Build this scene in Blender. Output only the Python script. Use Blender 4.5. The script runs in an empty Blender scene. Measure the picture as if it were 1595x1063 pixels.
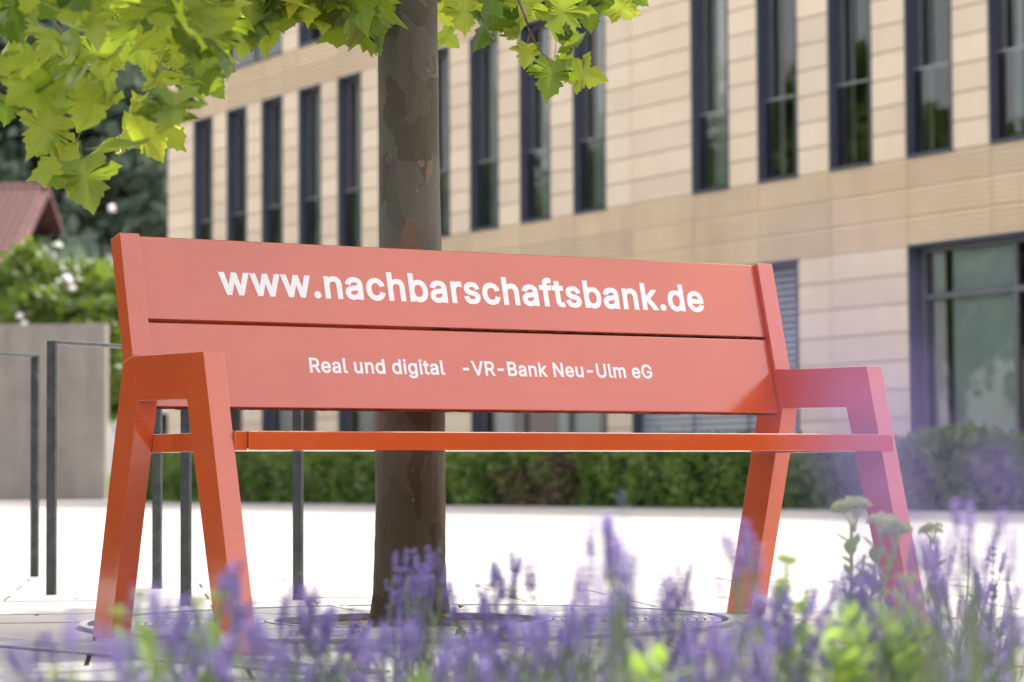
import bpy, bmesh, math, random
import numpy as np
from mathutils import Matrix, Vector, Euler
R = math.radians
rnd = random.Random(7)
rng = np.random.RandomState(7)
sc = bpy.context.scene
COL = sc.collection

# ------------------------------------------------------------------ camera, world, sun, exposure
CAM_H, F, PITCH, ROLL = 0.35, 4090.4, 0.0527, 0.0059
cd = bpy.data.cameras.new('camera')
cam = bpy.data.objects.new('camera', cd); COL.objects.link(cam)
cd.sensor_width = 36.0
cd.lens = F / 1595 * 36.0
cd.clip_start = 0.05; cd.clip_end = 3000
cd.dof.use_dof = True
cd.dof.focus_distance = 6.15
cd.dof.aperture_fstop = 4.8
cd.dof.aperture_blades = 9
cam.matrix_world = Matrix.Translation((0, 0, CAM_H)) @ Matrix.Rotation(R(90) + PITCH, 4, 'X') @ Matrix.Rotation(-ROLL, 4, 'Z')
sc.camera = cam

SUN_AZ, SUN_EL = 30.0, 60.0          # azimuth from +Y towards +X
w = bpy.data.worlds.new('World'); sc.world = w; w.use_nodes = True
nt = w.node_tree
sky = nt.nodes.new('ShaderNodeTexSky'); sky.sky_type = 'NISHITA'; sky.sun_disc = False
sky.sun_elevation = R(SUN_EL); sky.sun_rotation = R(SUN_AZ)
sky.air_density = 0.8; sky.dust_density = 9.0; sky.ozone_density = 0.6
bg = nt.nodes['Background']; bg.inputs['Strength'].default_value = 0.15
veil = nt.nodes.new('ShaderNodeMix'); veil.data_type = 'RGBA'; veil.blend_type = 'ADD'; veil.inputs[0].default_value = 1.0      # thin white summer cloud over the whole sky
veil.inputs[7].default_value = (3.6, 3.45, 3.3, 1)
nt.links.new(sky.outputs[0], veil.inputs[6]); nt.links.new(veil.outputs[2], bg.inputs['Color'])
sl = bpy.data.lights.new('sun', 'SUN'); sl.energy = 3.0; sl.angle = R(0.5); sl.color = (1.0, 0.95, 0.87)
sun = bpy.data.objects.new('sun', sl); COL.objects.link(sun)
sd = Vector((math.sin(R(SUN_AZ)) * math.cos(R(SUN_EL)), math.cos(R(SUN_AZ)) * math.cos(R(SUN_EL)), math.sin(R(SUN_EL))))
sun.rotation_euler = sd.to_track_quat('Z', 'Y').to_euler()
vs = sc.view_settings
vs.view_transform = 'Standard'; vs.look = 'None'; vs.gamma = 1.0; vs.use_curve_mapping = False
vs.exposure = 1.08
sc.render.engine = 'CYCLES'
sc.cycles.use_denoising = True
sc.cycles.max_bounces = 10; sc.cycles.transparent_max_bounces = 16
sc.cycles.sample_clamp_indirect = 8.0
sc.render.film_transparent = False

# ------------------------------------------------------------------ helpers
def at(px, py, Y):
    """the point of the place seen at a pixel of the 1595x1063 photograph, Y metres away"""
    u, v = px - 797.5, 531.5 - py
    u, v = u * math.cos(ROLL) + v * math.sin(ROLL), -u * math.sin(ROLL) + v * math.cos(ROLL)
    c, s = math.cos(PITCH), math.sin(PITCH)
    x, y, z = u / F, c - s * v / F, s + c * v / F
    t = Y / y
    return Vector((x * t, Y, CAM_H + z * t))

def tag(o, label=None, cat=None, group=None, kind=None):
    if label: o['label'] = label
    if cat: o['category'] = cat
    if group: o['group'] = group
    if kind: o['kind'] = kind
    return o

def empty(name, loc=(0, 0, 0), rz=0.0):
    o = bpy.data.objects.new(name, None); COL.objects.link(o)
    o.location = loc; o.rotation_euler = (0, 0, rz); o.empty_display_size = .1
    return o

def link(name, me, mat=None, parent=None):
    if mat is not None and not me.materials:
        for m in (mat if isinstance(mat, (list, tuple)) else [mat]): me.materials.append(m)
    o = bpy.data.objects.new(name, me); COL.objects.link(o)
    if parent is not None: o.parent = parent
    return o

def mesh(name, V, Fc, smooth=False, uv=None):
    me = bpy.data.meshes.new(name)
    me.from_pydata([tuple(v) for v in V], [], [tuple(f) for f in Fc])
    if smooth: me.polygons.foreach_set('use_smooth', [True] * len(me.polygons))
    me.update()
    return me

class MB:
    """collects simple shapes that become one mesh"""
    def __init__(s): s.V = []; s.F = []
    def add(s, V, Fc):
        n = len(s.V); s.V += [tuple(v) for v in V]; s.F += [tuple(i + n for i in f) for f in Fc]; return s
    def box(s, x0, x1, y0, y1, z0, z1):
        return s.add([(x0, y0, z0), (x1, y0, z0), (x1, y1, z0), (x0, y1, z0), (x0, y0, z1), (x1, y0, z1), (x1, y1, z1), (x0, y1, z1)],
                     [(0, 3, 2, 1), (4, 5, 6, 7), (0, 1, 5, 4), (1, 2, 6, 5), (2, 3, 7, 6), (3, 0, 4, 7)])
    def prism(s, poly, a0, a1, fn):
        n = len(poly)
        V = [fn(a0, *p) for p in poly] + [fn(a1, *p) for p in poly]
        Fc = [tuple(range(n)), tuple(range(2 * n - 1, n - 1, -1))] + [(i, i + n, (i + 1) % n + n, (i + 1) % n) for i in range(n)]
        return s.add(V, Fc)
    def tube(s, pts, rad, k=6, cap=True):
        pts = [Vector(p) for p in pts]; rad = rad if isinstance(rad, (list, tuple)) else [rad] * len(pts)
        V = []; Fc = []
        for i, p in enumerate(pts):
            d = (pts[min(i + 1, len(pts) - 1)] - pts[max(i - 1, 0)]).normalized()
            a = d.cross(Vector((0, 0, 1)) if abs(d.z) < .9 else Vector((0, 1, 0))).normalized(); b = d.cross(a)
            for j in range(k):
                t = 2 * math.pi * j / k
                V.append(p + (a * math.cos(t) + b * math.sin(t)) * rad[i])
        for i in range(len(pts) - 1):
            for j in range(k):
                Fc.append((i * k + j, i * k + (j + 1) % k, (i + 1) * k + (j + 1) % k, (i + 1) * k + j))
        if cap:
            Fc.append(tuple(range(k - 1, -1, -1))); Fc.append(tuple(range((len(pts) - 1) * k, len(pts) * k)))
        return s.add(V, Fc)
    def me(s, name='m', smooth=False, bevel=0.0, seg=2):
        m = mesh(name, s.V, s.F, smooth)
        bm = bmesh.new(); bm.from_mesh(m)
        bmesh.ops.recalc_face_normals(bm, faces=bm.faces)
        if bevel:
            ed = [e for e in bm.edges if len(e.link_faces) == 2 and e.calc_face_angle(0) > .3]
            bmesh.ops.bevel(bm, geom=ed, offset=bevel, segments=seg, affect='EDGES', profile=.5)
        bm.to_mesh(m); bm.free()
        return m
    def build(s, name, mat, parent=None, **k): return link(name, s.me(name, **k), mat, parent)

def scatter(name, bases, P, Q, S, col=None):
    """many copies of small base shapes (V, F) as one mesh. P positions, Q 3x3 rotations, S sizes"""
    n = len(P); per = len(bases)
    Vs = []; loops = []; starts = []; off = 0; cols = []
    idx = np.arange(n) % per
    tot = []
    for b in range(per):
        bv = np.array(bases[b][0], float); bf = bases[b][1]
        sel = np.where(idx == b)[0]
        if len(sel) == 0: continue
        v = np.einsum('nij,vj->nvi', Q[sel], bv) * S[sel][:, None, None] + P[sel][:, None, :]
        Vs.append(v.reshape(-1, 3))
        nv = len(bv)
        fl = np.concatenate([np.array(f) for f in bf]); ln = np.array([len(f) for f in bf])
        loops.append((fl[None, :] + (np.arange(len(sel)) * nv)[:, None] + off).reshape(-1))
        tot.append(np.tile(ln, len(sel)))
        if col is not None: cols.append(np.repeat(col[sel], nv))
        off += nv * len(sel)
    V = np.concatenate(Vs); L = np.concatenate(loops); T = np.concatenate(tot)
    me = bpy.data.meshes.new(name)
    me.vertices.add(len(V)); me.vertices.foreach_set('co', V.astype(np.float32).ravel())
    me.loops.add(len(L)); me.loops.foreach_set('vertex_index', L.astype(np.int32))
    me.polygons.add(len(T)); me.polygons.foreach_set('loop_start', np.concatenate([[0], np.cumsum(T)[:-1]]).astype(np.int32))
    if col is not None:
        a = me.attributes.new('tint', 'FLOAT', 'POINT'); a.data.foreach_set('value', np.concatenate(cols).astype(np.float32))
    me.update(calc_edges=True); me.validate()
    return me

def rand_rot(n, up=None):
    """random rotations; with up = None fully random"""
    a = rng.randn(n, 4); a /= np.linalg.norm(a, axis=1)[:, None]
    w_, x, y, z = a.T
    M = np.empty((n, 3, 3))
    M[:, 0, 0] = 1 - 2 * (y * y + z * z); M[:, 0, 1] = 2 * (x * y - z * w_); M[:, 0, 2] = 2 * (x * z + y * w_)
    M[:, 1, 0] = 2 * (x * y + z * w_); M[:, 1, 1] = 1 - 2 * (x * x + z * z); M[:, 1, 2] = 2 * (y * z - x * w_)
    M[:, 2, 0] = 2 * (x * z - y * w_); M[:, 2, 1] = 2 * (y * z + x * w_); M[:, 2, 2] = 1 - 2 * (x * x + y * y)
    return M

# ------------------------------------------------------------------ materials
class NT:
    def __init__(s, name):
        s.m = bpy.data.materials.new(name); s.m.use_nodes = True; s.t = s.m.node_tree
        s.p = s.t.nodes['Principled BSDF']; s.out = s.t.nodes['Material Output']
    def n(s, kind, **kw):
        nd = s.t.nodes.new(kind)
        for k, v in kw.items(): setattr(nd, k, v)
        return nd
    def l(s, a, b): s.t.links.new(a, b)
    def noise(s, scale, detail=4, rough=.55, vec=None, dist=0):
        nd = s.n('ShaderNodeTexNoise'); nd.inputs['Scale'].default_value = scale; nd.inputs['Detail'].default_value = detail
        nd.inputs['Roughness'].default_value = rough; nd.inputs['Distortion'].default_value = dist
        if vec is not None: s.l(vec, nd.inputs['Vector'])
        return nd.outputs['Fac']
    def ramp(s, fac, stops, interp='LINEAR'):
        nd = s.n('ShaderNodeValToRGB'); cr = nd.color_ramp; cr.interpolation = interp
        while len(cr.elements) < len(stops): cr.elements.new(.5)
        for e, (p, c) in zip(cr.elements, stops):
            e.position = p; e.color = (*c, 1) if not isinstance(c, (int, float)) else (c, c, c, 1)
        s.l(fac, nd.inputs['Fac']); return nd.outputs['Color']
    def mix(s, a, b, f, mode='MIX'):
        nd = s.n('ShaderNodeMix', data_type='RGBA', blend_type=mode)
        for sock, v in ((nd.inputs[6], a), (nd.inputs[7], b), (nd.inputs[0], f)):
            if isinstance(v, (int, float)): sock.default_value = v
            elif isinstance(v, tuple): sock.default_value = (*v, 1)
            else: s.l(v, sock)
        return nd.outputs[2]
    def math(s, op, a, b=None, c=None):
        nd = s.n('ShaderNodeMath', operation=op)
        for i, v in enumerate((a, b, c)):
            if v is None: continue
            if isinstance(v, (int, float)): nd.inputs[i].default_value = v
            else: s.l(v, nd.inputs[i])
        return nd.outputs[0]
    def coord(s, kind='Object', scale=None):
        tc = s.n('ShaderNodeTexCoord')
        if scale is None: return tc.outputs[kind]
        mp = s.n('ShaderNodeMapping'); mp.inputs['Scale'].default_value = scale; s.l(tc.outputs[kind], mp.inputs['Vector'])
        return mp.outputs[0]
    def bump(s, h, strength=.3, dist=.01):
        nd = s.n('ShaderNodeBump'); nd.inputs['Strength'].default_value = strength; nd.inputs['Distance'].default_value = dist
        s.l(h, nd.inputs['Height']); s.l(nd.outputs[0], s.p.inputs['Normal']); return nd
    def set(s, **k):
        for n_, v in k.items():
            n_ = n_.replace('_', ' ')
            if isinstance(v, (int, float)): s.p.inputs[n_].default_value = v
            elif isinstance(v, tuple): s.p.inputs[n_].default_value = (*v, 1)
            else: s.l(v, s.p.inputs[n_])
        return s.m

def varied(name, c0, c1, scale=6, rough=.6, bump=0, bscale=40, kind='Object', **k):
    t = NT(name); co = t.coord(kind)
    f = t.noise(scale, 5, .6, co)
    c = t.ramp(f, [(.35, c0), (.65, c1)])
    if bump: t.bump(t.noise(bscale, 4, .6, co), bump, .01)
    return t.set(Base_Color=c, Roughness=rough, **k)

M = {}
# glossy orange lacquer
t = NT('orange_lacquer'); co = t.coord('Object')
c = t.ramp(t.noise(2.5, 4, .6, co), [(.3, (.55, .070, .007)), (.7, (.62, .084, .010))])
c = t.mix(c, (.55, .30, .20), t.math('MULTIPLY', t.ramp(t.noise(1, 6, .75, t.coord('Object', (5, 5, 26))), [(.56, 0.0), (.80, 1.0)]), .22))
c = t.mix(c, (.62, .42, .33), t.math('MULTIPLY', t.ramp(t.noise(1, 3, .6, t.coord('Object', (46, 46, 260))), [(.70, 0.0), (.76, 1.0)]), .35))
c = t.mix(c, (.16, .025, .008), t.math('MULTIPLY', t.ramp(t.noise(170, 2, .5, co), [(.74, 0.0), (.78, 1.0)]), .5))
rr = t.ramp(t.noise(9, 6, .65, co), [(.35, .10), (.7, .20)])
t.bump(t.noise(140, 2, .5, co), .05, .002)
M['orange'] = t.set(Base_Color=c, Roughness=.5, IOR=1.4, Specular_IOR_Level=.2, Coat_Weight=1.0, Coat_IOR=1.85, Coat_Roughness=rr)
M['weld'] = varied('weld_seam', (.50, .05, .012), (.62, .1, .03), 60, .35, .6, 220, IOR=1.5)
M['white_print'] = varied('white_lettering', (.88, .88, .89), (.92, .92, .93), 8, .4)
M['raw_edge_cover'] = varied('board_raw_edge_cover', (.06, .022, .014), (.20, .09, .06), 30, .9)  # brown raw edge, also covers the bright bevel of the lower board
# concrete
def concrete(name, a, b, stain, joints=False):
    t = NT(name); co = t.coord('Object')
    c = t.ramp(t.noise(3, 6, .65, co), [(.3, a), (.7, b)])
    g = t.noise(260, 3, .7, co)
    c = t.mix(c, t.ramp(g, [(.38, .45), (.55, 1.0)]), .55, 'MULTIPLY')
    s_ = t.ramp(t.noise(.9, 5, .6, co), [(.45, 0.0), (.75, 1.0)])
    c = t.mix(c, stain, t.math('MULTIPLY', s_, .35))
    if joints:
        br = t.n('ShaderNodeTexBrick'); br.offset = .5
        mp = t.n('ShaderNodeMapping'); mp.inputs['Rotation'].default_value = (0, 0, R(-8)); t.l(co, mp.inputs['Vector'])
        t.l(mp.outputs[0], br.inputs['Vector'])
        br.inputs['Scale'].default_value = 1; br.inputs['Brick Width'].default_value = .6; br.inputs['Row Height'].default_value = .4
        br.inputs['Mortar Size'].default_value = .008
        br.inputs['Color1'].default_value = (1, 1, 1, 1); br.inputs['Color2'].default_value = (.86, .86, .86, 1); br.inputs['Mortar'].default_value = (.45, .43, .4, 1)
        c = t.mix(c, br.outputs['Color'], 1.0, 'MULTIPLY')
    t.bump(g, .25, .004)
    return t.set(Base_Color=c, Roughness=.85)
M['paver'] = concrete('pale_paver_concrete', (.30, .292, .28), (.395, .385, .365), (.19, .182, .17))
M['plaza'] = concrete('plaza_paving', (.29, .285, .275), (.375, .368, .35), (.23, .225, .215), True)
M['joint'] = varied('joint_sand', (.12, .11, .09), (.2, .18, .15), 30, .95, .4, 200)
M['soil'] = varied('bed_soil', (.09, .068, .048), (.18, .135, .095), 18, .95, .8, 60)
t = NT('board_marked_concrete'); co = t.coord('Object')
c = t.ramp(t.noise(1.2, 6, .65, co), [(.3, (.23, .21, .185)), (.7, (.32, .295, .26))])
st = t.ramp(t.noise(1, 5, .7, t.coord('Object', (3.5, 3.5, .25))), [(.45, 1.0), (.75, .62)])
c = t.mix(c, st, .8, 'MULTIPLY'); t.bump(t.noise(30, 4, .6, co), .2, .01)
M['concrete_wall'] = t.set(Base_Color=c, Roughness=.9)
# terracotta facade
def terracotta(name, a, b, stain):
    t = NT(name); co = t.coord('Object'); oi = t.n('ShaderNodeObjectInfo')
    gc = t.n('ShaderNodeNewGeometry')
    c = t.ramp(t.noise(.9, 5, .6, gc.outputs['Position']), [(.3, a), (.7, b)])
    v = t.ramp(oi.outputs['Random'], [(0, .90), (1, 1.06)])
    c = t.mix(c, v, 1.0, 'MULTIPLY')
    s_ = t.ramp(t.noise(1, 4, .7, t.n('ShaderNodeMapping').outputs[0]), [(.5, 0.), (.8, 1.)])
    mp = [n for n in t.t.nodes if n.bl_idname == 'ShaderNodeMapping'][-1]; mp.inputs['Scale'].default_value = (2.2, 2.2, .3); t.l(gc.outputs['Position'], mp.inputs['Vector'])
    c = t.mix(c, stain, t.math('MULTIPLY', s_, .45))
    return t.set(Base_Color=c, Roughness=.8)
M['panel'] = terracotta('smooth_terracotta', (.58, .475, .345), (.655, .545, .405), (.52, .425, .305))
M['ribbed'] = terracotta('ribbed_terracotta', (.55, .435, .295), (.63, .51, .35), (.44, .335, .22))
M['substrate'] = varied('wall_behind_panels', (.42, .34, .25), (.48, .39, .29), 3, .95)
M['frame'] = varied('anthracite_metal', (.050, .056, .084), (.062, .069, .098), 5, .4)
M['sash'] = varied('grey_window_sash', (.075, .08, .09), (.10, .105, .115), 5, .4)
M['rail'] = varied('steel_rail', (.35, .36, .36), (.45, .46, .46), 8, .3, Metallic=.6)
M['curtain'] = varied('grey_curtain', (.60, .61, .59), (.78, .78, .75), 2, .9)
M['curtain_brown'] = varied('brown_room_divider', (.16, .06, .035), (.22, .085, .05), 2, .7)
M['frosted'] = varied('pale_blue_screen', (.46, .55, .54), (.55, .64, .62), 2, .6)
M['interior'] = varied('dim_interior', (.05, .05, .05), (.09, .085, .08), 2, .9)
M['blind'] = varied('aluminium_blind', (.42, .45, .50), (.50, .53, .58), 4, .45)
def glass(name, tint):
    t = NT(name)
    tr = t.n('ShaderNodeBsdfTransparent'); tr.inputs[0].default_value = (*tint, 1)
    gl = t.n('ShaderNodeBsdfGlossy'); gl.inputs['Roughness'].default_value = .02
    fr = t.n('ShaderNodeFresnel'); fr.inputs[0].default_value = 1.95
    t.bump(t.noise(1.3, 2, .5, t.coord('Object')), .03, .02)
    bn = [n for n in t.t.nodes if n.bl_idname == 'ShaderNodeBump'][0]; t.l(bn.outputs[0], gl.inputs['Normal'])
    mx = t.n('ShaderNodeMixShader'); t.l(fr.outputs[0], mx.inputs[0]); t.l(tr.outputs[0], mx.inputs[1]); t.l(gl.outputs[0], mx.inputs[2])
    t.l(mx.outputs[0], t.out.inputs['Surface']); return t.m
M['glass'] = glass('window_glass', (.86, .90, .89))
M['green_glass'] = glass('balustrade_glass', (.78, .85, .83))
# bike hoops
t = NT('worn_galvanised_steel'); co = t.coord('Object')
c = t.ramp(t.noise(14, 6, .7, co), [(.42, (.055, .06, .065)), (.62, (.10, .105, .11)), (.78, (.42, .42, .42))])
M['hoop'] = t.set(Base_Color=c, Roughness=.42, Metallic=.35)
M['grate'] = varied('weathered_grate_steel', (.22, .235, .245), (.34, .355, .365), 9, .45, .2, 60, Metallic=.5)
# plane bark
t = NT('plane_tree_bark'); co = t.coord('Object')
wv = t.n('ShaderNodeVectorMath', operation='ADD'); nz = t.n('ShaderNodeTexNoise'); nz.inputs['Scale'].default_value = 9
t.l(co, nz.inputs['Vector']); sv = t.n('ShaderNodeVectorMath', operation='SCALE'); sv.inputs['Scale'].default_value = .11; t.l(nz.outputs['Color'], sv.inputs[0])
t.l(co, wv.inputs[0]); t.l(sv.outputs[0], wv.inputs[1])
mp = t.n('ShaderNodeMapping'); mp.inputs['Scale'].default_value = (1, 1, .42); t.l(wv.outputs[0], mp.inputs['Vector'])
vo = t.n('ShaderNodeTexVoronoi'); vo.inputs['Scale'].default_value = 17; t.l(mp.outputs[0], vo.inputs['Vector'])
sp = t.n('ShaderNodeSeparateColor'); t.l(vo.outputs['Color'], sp.inputs[0])
base = t.ramp(t.noise(4, 6, .6, t.coord('Object', (1, 1, .35))), [(.3, (.075, .070, .048)), (.55, (.11, .105, .082)), (.75, (.14, .13, .11))])
patch = t.ramp(sp.outputs[0], [(0, (.070, .062, .038)), (.30, (.098, .092, .066)), (.52, (.118, .112, .088)), (.72, (.125, .12, .10)), (.90, (.20, .115, .075)), (.955, (.24, .14, .10)), (.985, (.34, .33, .22))], 'CONSTANT')
c = t.mix(base, patch, .72)
ve = t.n('ShaderNodeTexVoronoi', feature='DISTANCE_TO_EDGE'); ve.inputs['Scale'].default_value = 17; t.l(mp.outputs[0], ve.inputs['Vector'])
ed = t.ramp(ve.outputs[0], [(0, 1.0), (.018, 0.0)])
c = t.mix(c, (.20, .18, .14), t.math('MULTIPLY', ed, .32))
fl = t.ramp(t.noise(45, 3, .6, co), [(.70, 0.0), (.74, 1.0)])
c = t.mix(c, (.33, .32, .27), t.math('MULTIPLY', fl, .6))
fine = t.ramp(t.noise(240, 4, .7, co), [(.3, .75), (.7, 1.1)])
c = t.mix(c, fine, .8, 'MULTIPLY')
sz = t.n('ShaderNodeSeparateXYZ'); t.l(co, sz.inputs[0])
low = t.ramp(t.math('ADD', sz.outputs[2], t.math('MULTIPLY', t.noise(3, 4, .6, co), .4)), [(.25, (.86, .70, .44)), (.9, (1, 1, .96))])
c = t.mix(c, low, .9, 'MULTIPLY')
h_ = t.math('ADD', t.math('MULTIPLY', sp.outputs[0], .6), t.math('MULTIPLY', t.noise(90, 5, .7, co), .35))
t.bump(h_, .9, .006)
M['bark'] = t.set(Base_Color=c, Roughness=.8)
M['twig'] = varied('twig_bark', (.10, .08, .05), (.20, .15, .09), 20, .85)
M['dark_bark'] = varied('dark_bark', (.06, .05, .035), (.11, .09, .07), 8, .9)

def leafmat(name, top, top2, trans, tw=.45, rough=.42, veins=False, attr=False, ior=1.45, trans2=None):
    t = NT(name)
    if attr:
        a = t.n('ShaderNodeAttribute'); a.attribute_name = 'tint'; f = a.outputs['Fac']
    else:
        f = t.n('ShaderNodeObjectInfo').outputs['Random']
    c = t.ramp(f, [(0, top), (1, top2)])
    cT = t.ramp(f, [(0, trans), (1, trans2 or tuple(min(1, x * 1.35) for x in trans))])
    if veins:
        uv = t.n('ShaderNodeTexCoord').outputs['UV']; s3 = t.n('ShaderNodeSeparateXYZ'); t.l(uv, s3.inputs[0])
        x = t.math('SUBTRACT', s3.outputs[0], .5); y = t.math('ADD', s3.outputs[1], .12)
        ang = t.math('ABSOLUTE', t.math('ARCTAN2', x, y)); r_ = t.math('SQRT', t.math('ADD', t.math('MULTIPLY', x, x), t.math('MULTIPLY', y, y)))
        d = t.math('MULTIPLY', t.math('PINGPONG', ang, .36), r_)
        vein = t.ramp(d, [(.004, 1.0), (.014, 0.0)])
        w2 = t.n('ShaderNodeTexWave'); w2.inputs['Scale'].default_value = 5; w2.inputs['Distortion'].default_value = 1.5; t.l(uv, w2.inputs['Vector'])
        c = t.mix(c, (.22, .28, .09), t.math('MULTIPLY', vein, .5))
        cT = t.mix(cT, (.25, .32, .03), t.math('MULTIPLY', vein, .45))
        cT = t.mix(cT, t.ramp(w2.outputs['Fac'], [(0, .86), (1, 1.05)]), .2, 'MULTIPLY')
        t.bump(vein, -.2, .003)
    t.set(Base_Color=c, Roughness=rough, IOR=ior)
    tl = t.n('ShaderNodeBsdfTranslucent'); t.l(cT, tl.inputs[0])
    mx = t.n('ShaderNodeMixShader'); mx.inputs[0].default_value = tw
    t.l(t.p.outputs[0], mx.inputs[1]); t.l(tl.outputs[0], mx.inputs[2]); t.l(mx.outputs[0], t.out.inputs['Surface'])
    return t.m
M['plane_leaf'] = leafmat('plane_leaf', (.028, .065, .010), (.13, .20, .026), (.18, .31, .012), .5, .30, True, trans2=(.72, .84, .07))
M['crown_leaf'] = leafmat('plane_crown_leaf', (.045, .10, .012), (.09, .16, .02), (.24, .40, .02), .45, .4, attr=True)
M['bush_leaf'] = leafmat('bush_leaf', (.035, .07, .012), (.095, .145, .022), (.16, .25, .025), .28, .5, attr=True)
M['added_shrub_leaf'] = leafmat('added_shrub_leaf', (.012, .026, .010), (.03, .055, .018), (.03, .06, .012), .1, .6, attr=True)  # leaves of the added shrubs, kept dark for the bench reflections
M['hazy_leaf'] = leafmat('hazy_far_leaf', (.05, .085, .058), (.13, .175, .13), (.12, .18, .11), .25, .5, attr=True)  # haze of the distance is mixed into these leaf colours
M['hedge_leaf'] = leafmat('hedge_leaf', (.055, .10, .022), (.14, .21, .042), (.18, .30, .04), .3, .5, attr=True)
M['hedge_brown'] = leafmat('withered_hedge_leaf', (.10, .055, .035), (.15, .09, .055), (.15, .09, .05), .2, .7, attr=True)
M['grass'] = leafmat('grass_blade', (.08, .15, .02), (.16, .26, .04), (.2, .35, .03), .3, .5, attr=True)
M['lav_stem'] = leafmat('lavender_green', (.16, .22, .13), (.28, .35, .21), (.28, .38, .18), .3, .6, attr=True)
M['calyx'] = leafmat('lavender_calyx', (.135, .11, .25), (.22, .185, .375), (.30, .23, .50), .3, .65)
M['petal'] = leafmat('lavender_petal', (.29, .245, .54), (.42, .36, .70), (.42, .34, .73), .4, .6)
M['sedum_leaf'] = leafmat('stonecrop_leaf', (.20, .31, .08), (.28, .40, .115), (.36, .53, .09), .35, .5)
M['sedum_bud'] = leafmat('stonecrop_bud', (.46, .52, .24), (.58, .63, .33), (.75, .85, .35), .5, .6)
M['tile'] = varied('red_roof_tile', (.080, .032, .034), (.145, .06, .062), 1.3, .85)
M['render_white'] = varied('pale_render', (.62, .64, .68), (.72, .74, .77), 1, .9)
M['render_cream'] = varied('cream_render', (.50, .46, .38), (.56, .52, .44), 1, .9)
M['blossom'] = varied('white_blossom', (.70, .68, .74), (.82, .80, .84), 10, .6)
M['litter'] = varied('dry_leaf', (.22, .06, .03), (.32, .12, .06), 10, .8)

# ------------------------------------------------------------------ ground
gme = mesh('ground', [(-700, -300, -.012), (700, -300, -.012), (700, 1100, -.012), (-700, 1100, -.012)], [(0, 1, 2, 3)])
tag(link('ground', gme, M['joint']), kind='structure')
# plaza sheet with a hole where the single pavers, the tree pit and the bed lie
GX0, GX1, GY0, GY1 = -2.7, 2.7, 4.35, 9.55
mb = MB()
for (x0, x1, y0, y1) in ((-90, GX0, -60, 120), (GX1, 90, -60, 120), (GX0, GX1, GY1, 120), (GX0, GX1, -60, 0.1)):
    mb.add([(x0, y0, 0), (x1, y0, 0), (x1, y1, 0), (x0, y1, 0)], [(0, 1, 2, 3)])
plaza = tag(mb.build('pavement', M['plaza']), kind='structure')
TREE = Vector((-.255, 6.46, 0)); PIT_R, RING_R = .33, .80
# single pavers, .6 x .4, laid in half bond, turned 8 degrees; cut round the tree grate
pv = []
ca, sa = math.cos(R(8)), math.sin(R(8))
def clip_rect(poly, x0, x1, y0, y1):
    for ax, lim, sgn in ((0, x0, 1), (0, x1, -1), (1, y0, 1), (1, y1, -1)):
        out = []
        for i in range(len(poly)):
            a, b = poly[i - 1], poly[i]
            ia, ib = (a[ax] - lim) * sgn >= 0, (b[ax] - lim) * sgn >= 0
            if ia != ib:
                q = (lim - a[ax]) / (b[ax] - a[ax]); out.append((a[0] + (b[0] - a[0]) * q, a[1] + (b[1] - a[1]) * q))
            if ib: out.append(b)
        poly = out
        if not poly: return []
    return poly
for r_ in range(-4, 34):
    for c_ in range(-12, 14):
        x0 = c_ * .6 + (.3 if r_ % 2 else 0); y0 = 3.2 + r_ * .4; g = .005
        P = [(x0 + g, y0 + g), (x0 + .6 - g, y0 + g), (x0 + .6 - g, y0 + .4 - g), (x0 + g, y0 + .4 - g)]
        P = [(x * ca - y * sa + .8, x * sa + y * ca) for x, y in P]
        P = clip_rect(P, GX0 + .003, GX1 - .003, GY0, GY1 - .003)
        if len(P) < 3: continue
        area = abs(sum(P[i - 1][0] * P[i][1] - P[i][0] * P[i - 1][1] for i in range(len(P)))) / 2
        if area < .004: continue
        d = [math.hypot(x - TREE.x, y - TREE.y) for x, y in P]
        if max(d) < RING_R + .005: continue
        if min(d) < RING_R + .01 or math.hypot(sum(p[0] for p in P) / len(P) - TREE.x, sum(p[1] for p in P) / len(P) - TREE.y) < RING_R + .2:
            # densify and push vertices out of the ring circle
            Q = []
            for i in range(len(P)):
                a, b = P[i], P[(i + 1) % len(P)]
                for k in range(8): Q.append((a[0] + (b[0] - a[0]) * k / 8, a[1] + (b[1] - a[1]) * k / 8))
            Q2 = []
            for x, y in Q:
                dd = math.hypot(x - TREE.x, y - TREE.y)
                if dd < RING_R + .007:
                    s_ = (RING_R + .007) / max(dd, 1e-3); x, y = TREE.x + (x - TREE.x) * s_, TREE.y + (y - TREE.y) * s_
                if not Q2 or math.hypot(x - Q2[-1][0], y - Q2[-1][1]) > 1e-4: Q2.append((x, y))
            P = Q2
        pv.append(P)
for P in pv:
    h = rnd.uniform(-.0012, .0012)
    b = MB(); b.prism([(x, y) for x, y in P], -.05, h, lambda a, x, y: (x, y, a))
    m = b.me('paver')
    o = link('paver', m, M['paver'], plaza)
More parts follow.
